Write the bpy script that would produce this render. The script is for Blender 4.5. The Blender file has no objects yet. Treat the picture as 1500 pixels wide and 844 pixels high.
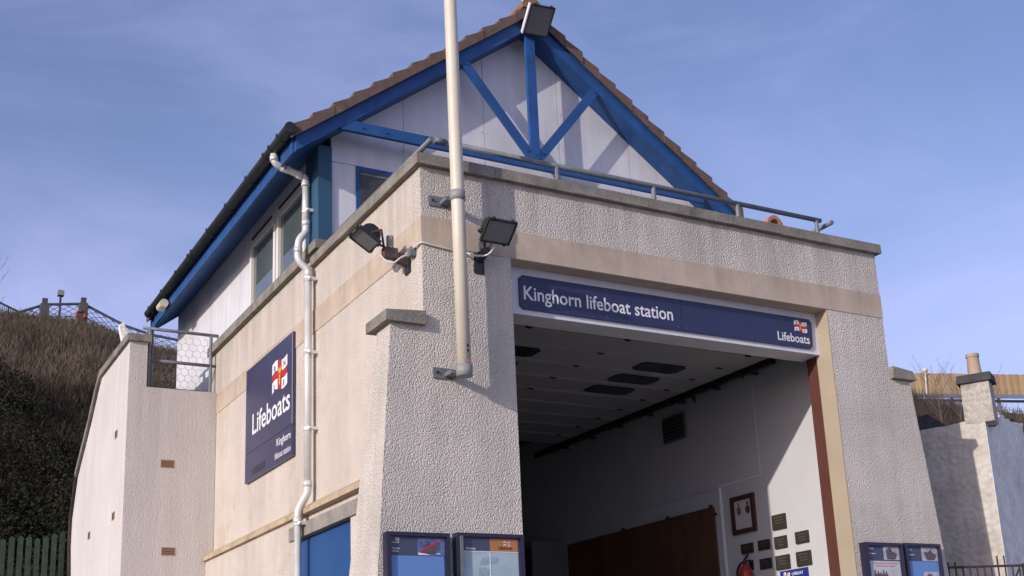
import bpy, bmesh, math, random
import numpy as np
from mathutils import Vector, Matrix, noise
S = bpy.context.scene
COL = S.collection
random.seed(7)

# ------------------------------------------------------------------ camera
cam = bpy.data.cameras.new('camera')
camo = bpy.data.objects.new('camera', cam); COL.objects.link(camo)
YAW, PITCH, ROLL = map(math.radians, (-29.505, 14.954, -2.483))
_f = Vector((-math.sin(YAW)*math.cos(PITCH), math.cos(YAW)*math.cos(PITCH), math.sin(PITCH)))
_r = Vector((math.cos(YAW), math.sin(YAW), 0)); _u = _r.cross(_f)
_rr = _r*math.cos(ROLL)+_u*math.sin(ROLL); _uu = -_r*math.sin(ROLL)+_u*math.cos(ROLL)
M = Matrix((_rr, _uu, -_f)).transposed().to_4x4()
M.translation = Vector((-3.77, -8.0, 1.6))
camo.matrix_world = M
cam.sensor_width = 36; cam.lens = 1757.35/1500*36; cam.shift_y = 0.1
cam.clip_start = .05; cam.clip_end = 3000
S.camera = camo

# ------------------------------------------------------------------ sun and sky
SUN_AZ, SUN_EL = math.radians(70), math.radians(17.5)      # azimuth measured left of the front wall's normal
sdir = Vector((-math.sin(SUN_AZ)*math.cos(SUN_EL), -math.cos(SUN_AZ)*math.cos(SUN_EL), math.sin(SUN_EL)))
sl = bpy.data.lights.new('sun', 'SUN'); sl.energy = 3.4; sl.angle = math.radians(.6); sl.color = (1, .925, .85)
so = bpy.data.objects.new('sun', sl); COL.objects.link(so)
so.rotation_euler = sdir.to_track_quat('Z', 'Y').to_euler()
W = bpy.data.worlds.new('World'); S.world = W; W.use_nodes = True
wn = W.node_tree; bg = wn.nodes['Background']
sky = wn.nodes.new('ShaderNodeTexSky'); sky.sky_type = 'NISHITA'; sky.sun_disc = False
sky.sun_elevation = SUN_EL
sky.sun_rotation = math.atan2(sdir.x, sdir.y)
sky.air_density = 1.0; sky.dust_density = 1.8; sky.ozone_density = 2.5; sky.altitude = 0
tc = wn.nodes.new('ShaderNodeTexCoord')
def wnoise(scale, mapscale, rot, det=8, dist=.6):
    mp = wn.nodes.new('ShaderNodeMapping'); mp.inputs['Scale'].default_value = mapscale; mp.inputs['Rotation'].default_value = rot
    n = wn.nodes.new('ShaderNodeTexNoise'); n.inputs['Scale'].default_value = scale; n.inputs['Detail'].default_value = det
    n.inputs['Roughness'].default_value = .62; n.inputs['Distortion'].default_value = dist
    wn.links.new(tc.outputs['Generated'], mp.inputs['Vector']); wn.links.new(mp.outputs[0], n.inputs['Vector']); return n
n1 = wnoise(2.2, (1.2, .8, 3.2), (.3, .5, .6)); n2 = wnoise(1.3, (1, 1, 2.0), (0, .3, .2), 4, .2)
mul = wn.nodes.new('ShaderNodeMath'); mul.operation = 'MULTIPLY'
wn.links.new(n1.outputs['Fac'], mul.inputs[0]); wn.links.new(n2.outputs['Fac'], mul.inputs[1])
rmp = wn.nodes.new('ShaderNodeMapRange'); rmp.inputs['From Min'].default_value = .15; rmp.inputs['From Max'].default_value = .46
rmp.inputs['To Min'].default_value = .06; rmp.inputs['To Max'].default_value = .34; rmp.interpolation_type = 'SMOOTHSTEP'
wn.links.new(mul.outputs[0], rmp.inputs['Value'])
mix = wn.nodes.new('ShaderNodeMix'); mix.data_type = 'RGBA'
sz = wn.nodes.new('ShaderNodeSeparateXYZ'); wn.links.new(tc.outputs['Generated'], sz.inputs[0])
hz = wn.nodes.new('ShaderNodeMapRange'); hz.inputs['From Min'].default_value = .08; hz.inputs['From Max'].default_value = .52; hz.inputs['To Min'].default_value = .42; hz.inputs['To Max'].default_value = 0
hz.interpolation_type = 'SMOOTHERSTEP'; wn.links.new(sz.outputs['Z'], hz.inputs['Value'])
ad = wn.nodes.new('ShaderNodeMath'); ad.operation = 'ADD'; ad.use_clamp = True; wn.links.new(rmp.outputs[0], ad.inputs[0]); wn.links.new(hz.outputs[0], ad.inputs[1])
wn.links.new(ad.outputs[0], mix.inputs['Factor']); wn.links.new(sky.outputs[0], mix.inputs[6])
mix.inputs[7].default_value = (4.5, 4.8, 6.9, 1)
tint = wn.nodes.new('ShaderNodeMix'); tint.data_type = 'RGBA'; tint.blend_type = 'MULTIPLY'; tint.inputs['Factor'].default_value = 1
tint.inputs[7].default_value = (1.09, 1.02, 1.19, 1)
wn.links.new(mix.outputs[2], tint.inputs[6]); wn.links.new(tint.outputs[2], bg.inputs['Color'])
bg.inputs['Strength'].default_value = .148
S.view_settings.view_transform = 'Standard'; S.view_settings.look = 'None'
S.view_settings.exposure = 0; S.view_settings.gamma = 1; S.view_settings.use_curve_mapping = False

# ------------------------------------------------------------------ materials
def mat(name, col, rough=.7, metal=0, var=.12, vs=3, bump=0, bs=60, kind='noise', streak=0, speck=0, stain=None, grime=None, spec=.4, coat=0, coords='Object'):
    m = bpy.data.materials.new(name); m.use_nodes = True; t = m.node_tree; N = t.nodes; L = t.links
    b = N['Principled BSDF']; b.inputs['Roughness'].default_value = rough; b.inputs['Metallic'].default_value = metal
    b.inputs['Specular IOR Level'].default_value = spec; b.inputs['Coat Weight'].default_value = coat
    co = N.new('ShaderNodeTexCoord').outputs[coords]
    def nz(scale, det=5, vec=None, r=.6):
        n = N.new('ShaderNodeTexNoise'); n.inputs['Scale'].default_value = scale; n.inputs['Detail'].default_value = det
        n.inputs['Roughness'].default_value = r; L.new(vec or co, n.inputs['Vector']); return n.outputs['Fac']
    def mr(src, a, c, lo, hi):
        n = N.new('ShaderNodeMapRange'); L.new(src, n.inputs['Value'])
        for k, v in zip(('From Min', 'From Max', 'To Min', 'To Max'), (a, c, lo, hi)): n.inputs[k].default_value = v
        return n.outputs[0]
    def mul(src, fac):
        n = N.new('ShaderNodeMix'); n.data_type = 'RGBA'; n.blend_type = 'MULTIPLY'; n.inputs['Factor'].default_value = 1
        L.new(src, n.inputs[6]); L.new(fac, n.inputs[7]); return n.outputs[2]
    rgb = N.new('ShaderNodeRGB'); rgb.outputs[0].default_value = (*col, 1); out = rgb.outputs[0]
    out = mul(out, mr(nz(vs), .3, .7, 1-var, 1+var))
    if speck: out = mul(out, mr(nz(bs*1.3, 2), .3, .7, 1-speck, 1+speck))
    if streak:
        mp = N.new('ShaderNodeMapping'); mp.inputs['Scale'].default_value = (7, 7, .45); L.new(co, mp.inputs['Vector'])
        out = mul(out, mr(nz(1.0, 6, mp.outputs[0]), .35, .75, 1+streak*.25, 1-streak))
    if stain:
        n = N.new('ShaderNodeMix'); n.data_type = 'RGBA'; L.new(mr(nz(stain[1], 7, None, .7), stain[2], stain[2]+.16, 0, stain[3]), n.inputs['Factor'])
        L.new(out, n.inputs[6]); n.inputs[7].default_value = (*stain[0], 1); out = n.outputs[2]
    if grime:      # rain streaks below a coping: (height, length, strength)
        sx = N.new('ShaderNodeSeparateXYZ'); L.new(co, sx.inputs[0])
        mp = N.new('ShaderNodeMapping'); mp.inputs['Scale'].default_value = (5.5, 5.5, .35); L.new(co, mp.inputs['Vector'])
        fade = mr(sx.outputs['Z'], grime[0]-grime[1], grime[0], 0, 1)
        st = mr(nz(1.0, 7, mp.outputs[0], .7), .38, .72, 0, grime[2])
        g = N.new('ShaderNodeMath'); g.operation = 'MULTIPLY'; L.new(fade, g.inputs[0]); L.new(st, g.inputs[1])
        n = N.new('ShaderNodeMix'); n.data_type = 'RGBA'; L.new(g.outputs[0], n.inputs['Factor']); L.new(out, n.inputs[6]); n.inputs[7].default_value = (.17, .15, .12, 1); out = n.outputs[2]
    L.new(out, b.inputs['Base Color'])
    if bump:
        bp = N.new('ShaderNodeBump'); bp.inputs['Distance'].default_value = bump; bp.inputs['Strength'].default_value = 1
        if kind == 'harl':
            v = N.new('ShaderNodeTexVoronoi'); v.feature = 'SMOOTH_F1'; v.inputs['Scale'].default_value = bs; v.inputs['Smoothness'].default_value = .6
            v.inputs['Randomness'].default_value = 1
            wv = N.new('ShaderNodeTexNoise'); wv.inputs['Scale'].default_value = bs*.5; L.new(co, wv.inputs['Vector'])
            av = N.new('ShaderNodeVectorMath'); av.operation = 'MULTIPLY_ADD'; L.new(wv.outputs['Color'], av.inputs[0]); av.inputs[1].default_value = (.012, .012, .012); L.new(co, av.inputs[2])
            L.new(av.outputs[0], v.inputs['Vector'])
            a = N.new('ShaderNodeMath'); a.operation = 'MULTIPLY_ADD'; L.new(v.outputs['Distance'], a.inputs[0]); a.inputs[1].default_value = -1.0
            L.new(nz(bs*.7, 4), a.inputs[2]); L.new(a.outputs[0], bp.inputs['Height'])
        else:
            L.new(nz(bs, 6), bp.inputs['Height'])
        L.new(bp.outputs[0], b.inputs['Normal'])
    return m
HARL = mat('roughcast_render', (.60, .55, .49), .92, grime=(5.1, .8, .5), var=.12, vs=1.3, bump=.0105, bs=82, kind='harl', streak=.14, speck=.12, spec=.15, stain=((.25, .22, .2), 2.2, .60, .35))
HARL_S = mat('roughcast_side', (.575, .51, .445), .92, grime=(5.15, 1.3, .42), var=.09, vs=1.3, bump=.006, bs=85, kind='harl', streak=.1, speck=.08, spec=.15, stain=((.42, .32, .23), 1.5, .55, .5))
HARL_W = mat('roughcast_white', (.58, .535, .50), .92, grime=(4.6, 2.2, .35), var=.05, vs=1.3, bump=.004, bs=60, kind='harl', streak=.08, speck=.05, spec=.15)
BAND = mat('smooth_band', (.50, .405, .315), .85, grime=(4.62, .3, .4), var=.14, vs=2.5, bump=.002, bs=40, streak=.12, speck=.04, stain=((.3, .23, .17), 3, .6, .5))
CREAM = mat('cream_reveal', (.38, .315, .23), .8, var=.06, vs=3, bump=.001, bs=60)
CONC = mat('weathered_concrete', (.22, .20, .17), .93, var=.28, vs=5, bump=.006, bs=45, speck=.2, stain=((.08, .08, .06), 4, .56, .7))
CONC_S = mat('sandstone_course', (.44, .34, .23), .9, var=.22, vs=5, bump=.005, bs=40, speck=.12, stain=((.2, .15, .1), 3.5, .56, .6))
CONC_G = mat('grey_concrete', (.28, .25, .22), .9, var=.2, vs=5, bump=.004, bs=60, speck=.12, streak=.3, stain=((.14, .12, .1), 4, .56, .6))
BLUE = mat('blue_paint', (.018, .078, .24), .55, var=.18, vs=5, streak=.15, speck=.12, bump=.0015, bs=45, spec=.4)
BLUED = mat('blue_door_paint', (.02, .075, .22), .5, var=.06, vs=4)
TEAL = mat('dull_teal', (.03, .085, .15), .55, var=.1, vs=4)  # duller, greener tone than the gable blue, for the corner post
CLAD = mat('white_cladding', (.66, .655, .68), .5, var=.07, vs=2, streak=.12, bump=.0006, bs=20)
UPVC = mat('white_window_frame', (.72, .70, .67), .4, var=.04)
SIGNW = mat('white_sign_board', (.66, .66, .70), .5, var=.05, vs=2, streak=.08)
NAVY = mat('navy_sign', (.022, .028, .085), .4, var=.06, vs=3, spec=.5)
NAVY_S = mat('navy_sign_faded', (.04, .042, .095), .32, var=.1, vs=3, spec=.5)
NAVYF = mat('navy_frame', (.018, .016, .042), .35, var=.06, vs=3, spec=.5)
PRW = mat('printed_white', (.74, .74, .76), .5, var=.02)
PRR = mat('printed_red', (.55, .02, .02), .5, var=.02)
PRB = mat('printed_blue', (.02, .03, .22), .5, var=.02)
PRY = mat('printed_yellow', (.7, .42, .03), .5, var=.02)
TILE = mat('brown_concrete_tile', (.135, .088, .07), .9, var=.22, vs=9, bump=.003, bs=80, speck=.2, stain=((.10, .07, .06), 6, .56, .6))
TILE_R = mat('lichened_ridge_tile', (.23, .13, .07), .9, var=.3, vs=12, bump=.006, bs=60, speck=.25, stain=((.30, .19, .04), 9, .5, .8))
GUT = mat('dark_gutter', (.022, .026, .025), .5, var=.3, vs=6, stain=((.09, .10, .085), 7, .58, .5))
PIPE = mat('silver_grey_pipe', (.64, .63, .60), .38, metal=.15, var=.12, streak=.1, vs=6, spec=.9)
GALV = mat('galvanised_tube', (.17, .185, .20), .6, metal=.25, var=.2, vs=12)
POLE = mat('cream_fibreglass', (.60, .545, .44), .42, var=.06, vs=3, streak=.1, spec=.4)
COLLAR = mat('grey_collar', (.27, .265, .26), .55, var=.1, vs=10)
BLACK = mat('black_metal', (.022, .022, .025), .45, var=.2, vs=12)
RUSTY = mat('rusted_dark_steel', (.09, .06, .055), .7, var=.4, vs=20)
LGLASS = mat('lamp_glass', (.17, .175, .18), .15, var=.08, vs=6, spec=.7)  # base colour lightened to stand in for a sky reflection
REDSTL = mat('red_oxide_steel', (.10, .035, .026), .6, var=.12, vs=5, streak=.12)
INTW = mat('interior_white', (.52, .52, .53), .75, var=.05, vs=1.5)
INTD = mat('interior_shade_dark', (.16, .15, .15), .85, var=.1, vs=1)  # white hall paint darkened for the unlit depth; also plain dark parts
DOORP = mat('sectional_door_panel', (.31, .305, .315), .6, var=.07, vs=3, bump=.001, bs=30)
DGL = mat('smoked_pane', (.015, .018, .022), .25, var=.1, spec=.4)
GLASS = mat('window_glass', (.085, .105, .10), .04, var=.25, vs=1.5, spec=1.0, coat=.35)
DGLASS = mat('dark_door_glass', (.05, .048, .045), .1, var=.1, spec=.5)
WOODB = mat('brown_board', (.115, .055, .03), .7, var=.2, vs=3, streak=.2)
FRAMEW = mat('dark_wood_frame', (.065, .027, .022), .5, var=.15)
BRASS = mat('dark_bronze_plaque', (.05, .045, .035), .5, metal=.3, var=.2, vs=25)
TERRA = mat('terracotta', (.44, .22, .13), .85, var=.15, vs=12)
TERRAP = mat('pale_terracotta_pot', (.40, .29, .22), .85, var=.15, vs=8, streak=.2)
AIRB = mat('air_brick', (.34, .20, .11), .9, var=.2, vs=30)
REDP = mat('red_extinguisher', (.34, .035, .025), .3, var=.05)
GRASSG = mat('dry_turf', (.085, .06, .045), .95, var=.4, vs=1.2, bump=.05, bs=6, stain=((.03, .03, .018), .35, .5, .8))
DIRT = mat('ground_concrete', (.25, .235, .21), .9, var=.15, vs=.6, bump=.004, bs=30)
GREENB = mat('green_stained_timber', (.03, .048, .034), .85, var=.3, vs=12, streak=.3)
TIMB = mat('pale_new_timber', (.43, .30, .165), .85, var=.18, vs=6, streak=.3)
BEAM = mat('blue_grey_barrier', (.17, .20, .25), .5, var=.1)
HOUSEL = mat('lumpy_lime_render', (.52, .48, .42), .93, var=.16, vs=2.2, bump=.014, bs=16, kind='harl', streak=.22, speck=.12, stain=((.28, .25, .18), 2.6, .56, .55))
HOUSEW = mat('whitewashed_render', (.80, .77, .72), .9, var=.16, vs=3, bump=.05, bs=7, speck=.1, stain=((.3, .29, .27), 3, .58, .6))
CHIM = mat('patchy_chimney_render', (.42, .385, .34), .93, var=.35, vs=6, bump=.012, bs=22, speck=.2, stain=((.14, .12, .1), 6, .54, .7))
SLATE = mat('dark_slate_slab', (.055, .055, .058), .85, var=.3, vs=8, bump=.01, bs=20)
IRON = mat('brown_iron', (.05, .038, .033), .75, var=.3, vs=14)
LATT = mat('blue_grey_lattice_paint', (.06, .075, .10), .7, var=.2)
WHITEC = mat('white_cable', (.66, .63, .6), .5, var=.05)
FADBLUE = mat('poster_blue', (.12, .24, .52), .4, var=.07, vs=3, spec=.5)
PALEBL = mat('poster_pale_blue', (.37, .47, .52), .4, var=.12, vs=6, spec=.5)
SLATEB = mat('poster_slate', (.055, .065, .115), .4, var=.08, spec=.5)
ORANGE = mat('poster_orange', (.42, .17, .05), .4, var=.08, spec=.5)
SEA = mat('poster_sea', (.10, .13, .30), .4, var=.35, vs=25, spec=.5)
PHOTO = mat('poster_photo_pale', (.42, .40, .45), .4, var=.3, vs=18, spec=.5)
PHOTOD = mat('poster_photo_dark', (.10, .07, .09), .4, var=.4, vs=30, spec=.5)
PAPER = mat('poster_paper', (.50, .52, .53), .4, var=.05, spec=.5)
BLIND = mat('grey_blind', (.22, .23, .22), .8, var=.1)

# ------------------------------------------------------------------ helpers
def thing(name, label, cat, loc=(0, 0, 0), group=None):
    o = bpy.data.objects.new(name, None); COL.objects.link(o); o.location = loc; o.empty_display_size = .1
    o['label'] = label; o['category'] = cat
    if group: o['group'] = group
    return o
def wl(p):
    v = Vector((0, 0, 0))
    while p is not None: v += p.location; p = p.parent
    return v
def obj(name, bm, m, parent=None, label=None, kind=None, smooth=False, bevel=0):
    me = bpy.data.meshes.new(name)
    if bevel:
        bmesh.ops.bevel(bm, geom=[e for e in bm.edges if len(e.link_faces) == 2 and e.calc_face_angle(0) > .5], offset=bevel, segments=1, affect='EDGES')
    off = wl(parent)
    if off.length: bmesh.ops.translate(bm, vec=-off, verts=bm.verts)
    bmesh.ops.recalc_face_normals(bm, faces=bm.faces)
    if smooth:
        for f in bm.faces: f.smooth = True
    bm.to_mesh(me); bm.free()
    me.materials.append(m)
    o = bpy.data.objects.new(name, me); COL.objects.link(o)
    if parent: o.parent = parent
    if label: o['label'] = label
    if kind: o['kind'] = kind
    return o
def tag(o, label, cat, group=None):
    o['label'] = label; o['category'] = cat
    if group: o['group'] = group
    return o
NB = bmesh.new
def box(bm, x0, x1, y0, y1, z0, z1):
    v = [bm.verts.new((x, y, z)) for x in (x0, x1) for y in (y0, y1) for z in (z0, z1)]
    for f in ((0, 1, 3, 2), (4, 6, 7, 5), (0, 4, 5, 1), (2, 3, 7, 6), (0, 2, 6, 4), (1, 5, 7, 3)): bm.faces.new([v[i] for i in f])
    return bm
def B(*a): return box(NB(), *a)
def hexa(bm, pts):   # 8 points: bottom 4 ring, top 4 ring
    v = [bm.verts.new(p) for p in pts]
    for f in ((3, 2, 1, 0), (4, 5, 6, 7), (0, 1, 5, 4), (1, 2, 6, 5), (2, 3, 7, 6), (3, 0, 4, 7)): bm.faces.new([v[i] for i in f])
    return bm
def prism(bm, pts, axis, a, b):   # pts 2D; axis 'x' -> (y,z), 'y' -> (x,z), 'z' -> (x,y)
    def P(p, t): return (t, p[0], p[1]) if axis == 'x' else (p[0], t, p[1]) if axis == 'y' else (p[0], p[1], t)
    v0 = [bm.verts.new(P(p, a)) for p in pts]; v1 = [bm.verts.new(P(p, b)) for p in pts]; n = len(pts)
    bm.faces.new(v0); bm.faces.new(v1[::-1])
    for i in range(n): bm.faces.new((v0[i], v1[i], v1[(i+1) % n], v0[(i+1) % n]))
    return bm
def tube(bm, pts, r, seg=10, cap=True):
    pts = [Vector(p) for p in pts]; rs = r if isinstance(r, (list, tuple)) else [r]*len(pts)
    rings = []; up = None
    for i, p in enumerate(pts):
        d = ((pts[min(i+1, len(pts)-1)]-p).normalized()+(p-pts[max(i-1, 0)]).normalized()).normalized()
        if up is None: up = d.orthogonal().normalized()
        up = (up-d*up.dot(d)).normalized(); s = d.cross(up)
        rings.append([bm.verts.new(p+(up*math.cos(2*math.pi*k/seg)+s*math.sin(2*math.pi*k/seg))*rs[i]) for k in range(seg)])
    for a, b in zip(rings, rings[1:]):
        for k in range(seg): bm.faces.new((a[k], a[(k+1) % seg], b[(k+1) % seg], b[k]))
    if cap: bm.faces.new(rings[0][::-1]); bm.faces.new(rings[-1])
    return bm
def T(pts, r, seg=10): return tube(NB(), pts, r, seg)
def curve_pts(pts, n=5):      # rounded elbows
    out = [Vector(pts[0])]
    for a, b, c in zip(pts, pts[1:], pts[2:]):
        a, b, c = Vector(a), Vector(b), Vector(c); q = min(.06, (a-b).length*.45, (c-b).length*.45)
        s = b+(a-b).normalized()*q; e = b+(c-b).normalized()*q
        for k in range(n+1):
            t = k/n; out.append((1-t)**2*s+2*t*(1-t)*b+t*t*e)
    out.append(Vector(pts[-1])); return out
def quadp(fr, u0, v0, u1, v1, d, th=.0015):   # flat slab in a frame (origin,right,up,n)
    o, r, u, n = fr; bm = NB()
    ps = [o+r*a+u*b+n*c for c in (d, d+th) for a, b in ((u0, v0), (u1, v0), (u1, v1), (u0, v1))]
    return hexa(bm, ps)
def polyp(bm, fr, pts, d, th=.001):
    o, r, u, n = fr
    a = [bm.verts.new(o+r*x+u*y+n*d) for x, y in pts]; b = [bm.verts.new(o+r*x+u*y+n*(d+th)) for x, y in pts]; k = len(pts)
    bm.faces.new(a[::-1]); bm.faces.new(b)
    for i in range(k): bm.faces.new((a[i], a[(i+1) % k], b[(i+1) % k], b[i]))
    return bm
def text(s, fr, u0, v0, width, capdepth=None, height=None, d=.002, bold=.012, th=.0008, ital=0):
    """lettering fitted: left u0, baseline v0, given total width, height scales like the cap height"""
    c = bpy.data.curves.new('lettering', 'FONT'); c.body = s; c.size = 1; c.offset = bold; c.resolution_u = 3; c.extrude = .5; c.shear = ital
    ob = bpy.data.objects.new('lettering', c); COL.objects.link(ob)
    me = bpy.data.meshes.new_from_object(ob); bpy.data.objects.remove(ob); bpy.data.curves.remove(c)
    bm = NB(); bm.from_mesh(me); bpy.data.meshes.remove(me)
    xs = [v.co.x for v in bm.verts]; x0, x1 = min(xs), max(xs)
    sx = width/(x1-x0); sy = height/.73
    o, r, u, n = fr
    for v in bm.verts:
        x, y, z = v.co
        v.co = o+r*(u0+(x-x0)*sx)+u*(v0+y*sy)+n*(d+(z+.5)*th)
    return bm
def logo(parent, fr, u0, v0, w, h, d, letters='RNLI'):
    """flag: red cross, white corners with blue initials, small gold anchor"""
    k = w
    def wave(x): return .07*h*math.sin(x/w*6.3)
    def patch(x0, y0, x1, y1, dd, m, nm):
        pts = [(u0+x, v0+y0+wave(x)) for x in np.linspace(x0, x1, 5)]+[(u0+x, v0+y1+wave(x)) for x in np.linspace(x1, x0, 5)]
        return obj(nm, polyp(NB(), fr, pts, dd), m, parent)
    q = .40
    patch(w*.405, 0, w*.595, h, d, PRR, 'flag_cross'); patch(0, h*.41, w*.40, h*.59, d, PRR, 'flag_cross'); patch(w*.6, h*.41, w, h*.59, d, PRR, 'flag_cross')
    for i, (cx, cy) in enumerate(((0, 1), (1, 1), (0, 0), (1, 0))):
        x0 = cx*w*(1-q*.92); y0 = cy*h*(1-q*.92)
        patch(x0, y0, x0+w*q*.92, y0+h*q*.92, d, PRW, 'flag_corner')
        tb = text(letters[i], fr, u0+x0+w*.12, v0+y0+h*.07+wave(x0), w*(.13 if letters[i] != 'I' else .05), height=h*.22, d=d+.0013, bold=.02)
        obj('lettering', tb, PRB, parent)
    a = NB(); polyp(a, fr, [(u0+w*.47, v0+h*.15), (u0+w*.53, v0+h*.15), (u0+w*.53, v0+h*.5), (u0+w*.47, v0+h*.5)], d+.0014)
    polyp(a, fr, [(u0+w*.42, v0+h*.56), (u0+w*.58, v0+h*.56), (u0+w*.57, v0+h*.76), (u0+w*.5, v0+h*.7), (u0+w*.43, v0+h*.76)], d+.0014)
    obj('gold_anchor', a, PRY, parent)
V = Vector
FRONT = lambda y: (V((0, y, 0)), V((1, 0, 0)), V((0, 0, 1)), V((0, -1, 0)))        # u = x, v = z
SIDE = lambda x: (V((x, 0, 0)), V((0, -1, 0)), V((0, 0, 1)), V((-1, 0, 0)))         # u = -y, v = z

# ================================================================== GROUND AND HILL
def ridge_y(x): return 35-(max(x, 5)-5)*.37
def terrain(x, y):
    ry = ridge_y(x); t = (y-9)/(ry-9) if ry > 10 else 0
    foot = .9
    if y < 9: z = max(0, min(foot, (y+5)/14*foot))
    else:
        top = 15.55-max(0, min(x, 6)-3)*.27-max(0, min(x, 45)-8)*.080
        t = max(0, t)
        z = foot+(top-foot)*(min(t, 1)**.93) if t < 1 else top+min(t-1, .3)*.8
        z += (noise.noise(V((x*.16, y*.16, 0)))*.55+noise.noise(V((x*.5, y*.5, 3)))*.22)*min(1, t*4)*(1 if t < .85 else max(0, (1-t)/.15)*.9+.1 if t < 1 else .1)
    return z
bm = NB()
xs = list(np.linspace(-60, -12, 17))+list(np.linspace(-11, 12, 60))+list(np.linspace(13, 70, 50)); ys = list(np.linspace(-5, 8.5, 6))+list(np.linspace(9, 38, 70))+[42, 50, 70, 110]
grid = [[bm.verts.new((x, y, terrain(x, y))) for x in xs] for y in ys]
for j in range(len(ys)-1):
    for i in range(len(xs)-1): bm.faces.new((grid[j][i], grid[j][i+1], grid[j+1][i+1], grid[j+1][i]))
o = obj('hill', bm, GRASSG, kind='structure', smooth=True)
bm = NB()
R = 2500
v = [bm.verts.new(p) for p in ((-R, -R, -.3), (R, -R, -.3), (R, R, -.3), (-R, R, -.3))]; bm.faces.new(v)
obj('ground', bm, DIRT, kind='structure')
bm = NB(); v = [bm.verts.new(p) for p in ((-30, -40, -.25), (40, -40, -.25), (40, -5, .0), (-30, -5, .0))]; bm.faces.new(v)
v2 = [bm.verts.new(p) for p in ((-30, -.05, .78), (40, -.05, .78))]
bm.faces.new((v[3], v[2], v2[1], v2[0]))
v3 = [bm.verts.new(p) for p in ((-30, 9, .93), (40, 9, .93))]; bm.faces.new((v2[0], v2[1], v3[1], v3[0]))
obj('slipway', bm, DIRT, kind='structure')

# ================================================================== LIFEBOAT STATION
ST = thing('lifeboat_station', 'roughcast lifeboat station with blue timber gable, tiled roof and open boat hall door', 'building', (0, 0, .8))
A0, A1, ZB, ZT, ZC = .798, 4.245, 5.182, 5.422, 5.85
Wd = 4.98
# front wall: left leg, right leg, area above the band, with the smooth band between
prz = lambda z: 5.24+(4.56-z)*.10
def disp_grid(bm, fn, us, vs, amp=.006):
    """fn(u,v)->point, normal direction; not used for flat panels"""
bm = NB()
prism(bm, [(0, .6), (A0, .6), (A0, ZB), (0, ZB)], 'y', 0, .15)
obj('front_wall', bm, HARL, ST)
bm = NB(); prism(bm, [(A1+.012, .6), (prz(.6), .6), (prz(4.56), 4.56), (Wd, 4.56), (Wd, ZB), (A1+.012, ZB)], 'y', 0, .15)
prism(bm, [(4.75, .6), (prz(.6), .6), (prz(4.56), 4.56), (4.75, 4.56)], 'y', .15, .62)
obj('front_wall', bm, HARL, ST)
obj('front_wall', B(0, Wd, 0, .15, ZT, ZC), HARL, ST)
obj('band_course', B(-.006, Wd+.004, -.006, .15, ZB, ZT), BAND, ST, bevel=.002)
# battered corner pier on the left
plx = lambda z: -.28-(4.5-z)*.068
pyb = lambda z: .26+(4.5-z)*.165
bm = NB(); hexa(bm, [(plx(.6), 0, .6), (0, 0, .6), (0, pyb(.6), .6), (plx(.6), pyb(.6), .6), (plx(4.5), 0, 4.5), (0, 0, 4.5), (0, pyb(4.5), 4.5), (plx(4.5), pyb(4.5), 4.5)])
obj('corner_pier', bm, HARL, ST, bevel=.012)
bm = NB(); hexa(bm, [(-.335, -.05, 4.5), (-.001, -.05, 4.5), (-.001, .36, 4.5), (-.335, .36, 4.5), (-.335, -.05, 4.585), (-.001, -.05, 4.61), (-.001, .36, 4.61), (-.335, .36, 4.585)])
obj('pier_cap', bm, CONC, ST, bevel=.012)
bm = NB(); hexa(bm, [(Wd+.001, -.05, 4.562), (5.29, -.05, 4.562), (5.29, .62, 4.562), (Wd+.001, .62, 4.562), (Wd+.001, -.05, 4.68), (5.25, -.05, 4.65), (5.25, .62, 4.65), (Wd+.001, .62, 4.68)])
obj('pier_cap', bm, CONC, ST, bevel=.012)
obj('drip_ledge', B(5.3, 5.45, .35, .6, 4.25, 4.32), CONC, ST, bevel=.01)
# side wall
bm = NB(); prism(bm, [(.15, 3.416), (5.87, 3.416), (6.15, 3.416), (6.15, 5.97), (2.5, 5.97), (2.5, 5.85), (.15, 5.85)], 'x', 0, .22)
obj('side_wall', bm, HARL_S, ST)
obj('band_course', B(-.006, 0, .15, 5.868, ZB, ZT-.005), BAND, ST)
bm = NB(); box(bm, -.09, .22, 2.7, 5.868, .6, 3.413); box(bm, -.09, .22, .5, 1.33, .6, 3.22); box(bm, -.06, .22, .5, 2.7, 3.35, 3.413)
obj('lower_side_wall', bm, HARL_S, ST)
for i, (y0, y1) in enumerate(((.5, 2.38), (2.385, 4.1), (4.105, 5.866))):
    bm = NB(); prism(bm, [(-.10, 3.415), (-.125, 3.42), (-.125, 3.465), (-.004, 3.545), (-.004, 3.415)], 'y', y0, y1)
    obj('sloping_ledge_stone', bm, CONC_S, ST, bevel=.003)
obj('door_lintel', B(-.11, .2, .62, 2.86, 3.222, 3.348), CONC_G, ST, bevel=.006)
dr = obj('side_door', B(-.045, .0, 1.345, 2.695, .8, 3.215), BLUED, ST)
obj('door_handle', T([(-.05, 1.45, 1.9), (-.09, 1.45, 1.9), (-.09, 1.57, 1.9)], .01), GALV, dr)
# right and back walls
obj('east_wall', B(Wd-.22, Wd, .152, 8.3, .6, 5.85), HARL_S, ST)
obj('rear_wall', B(.22, Wd-.22, 8.1, 8.3, .6, 5.6), HARL_S, ST)
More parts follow.
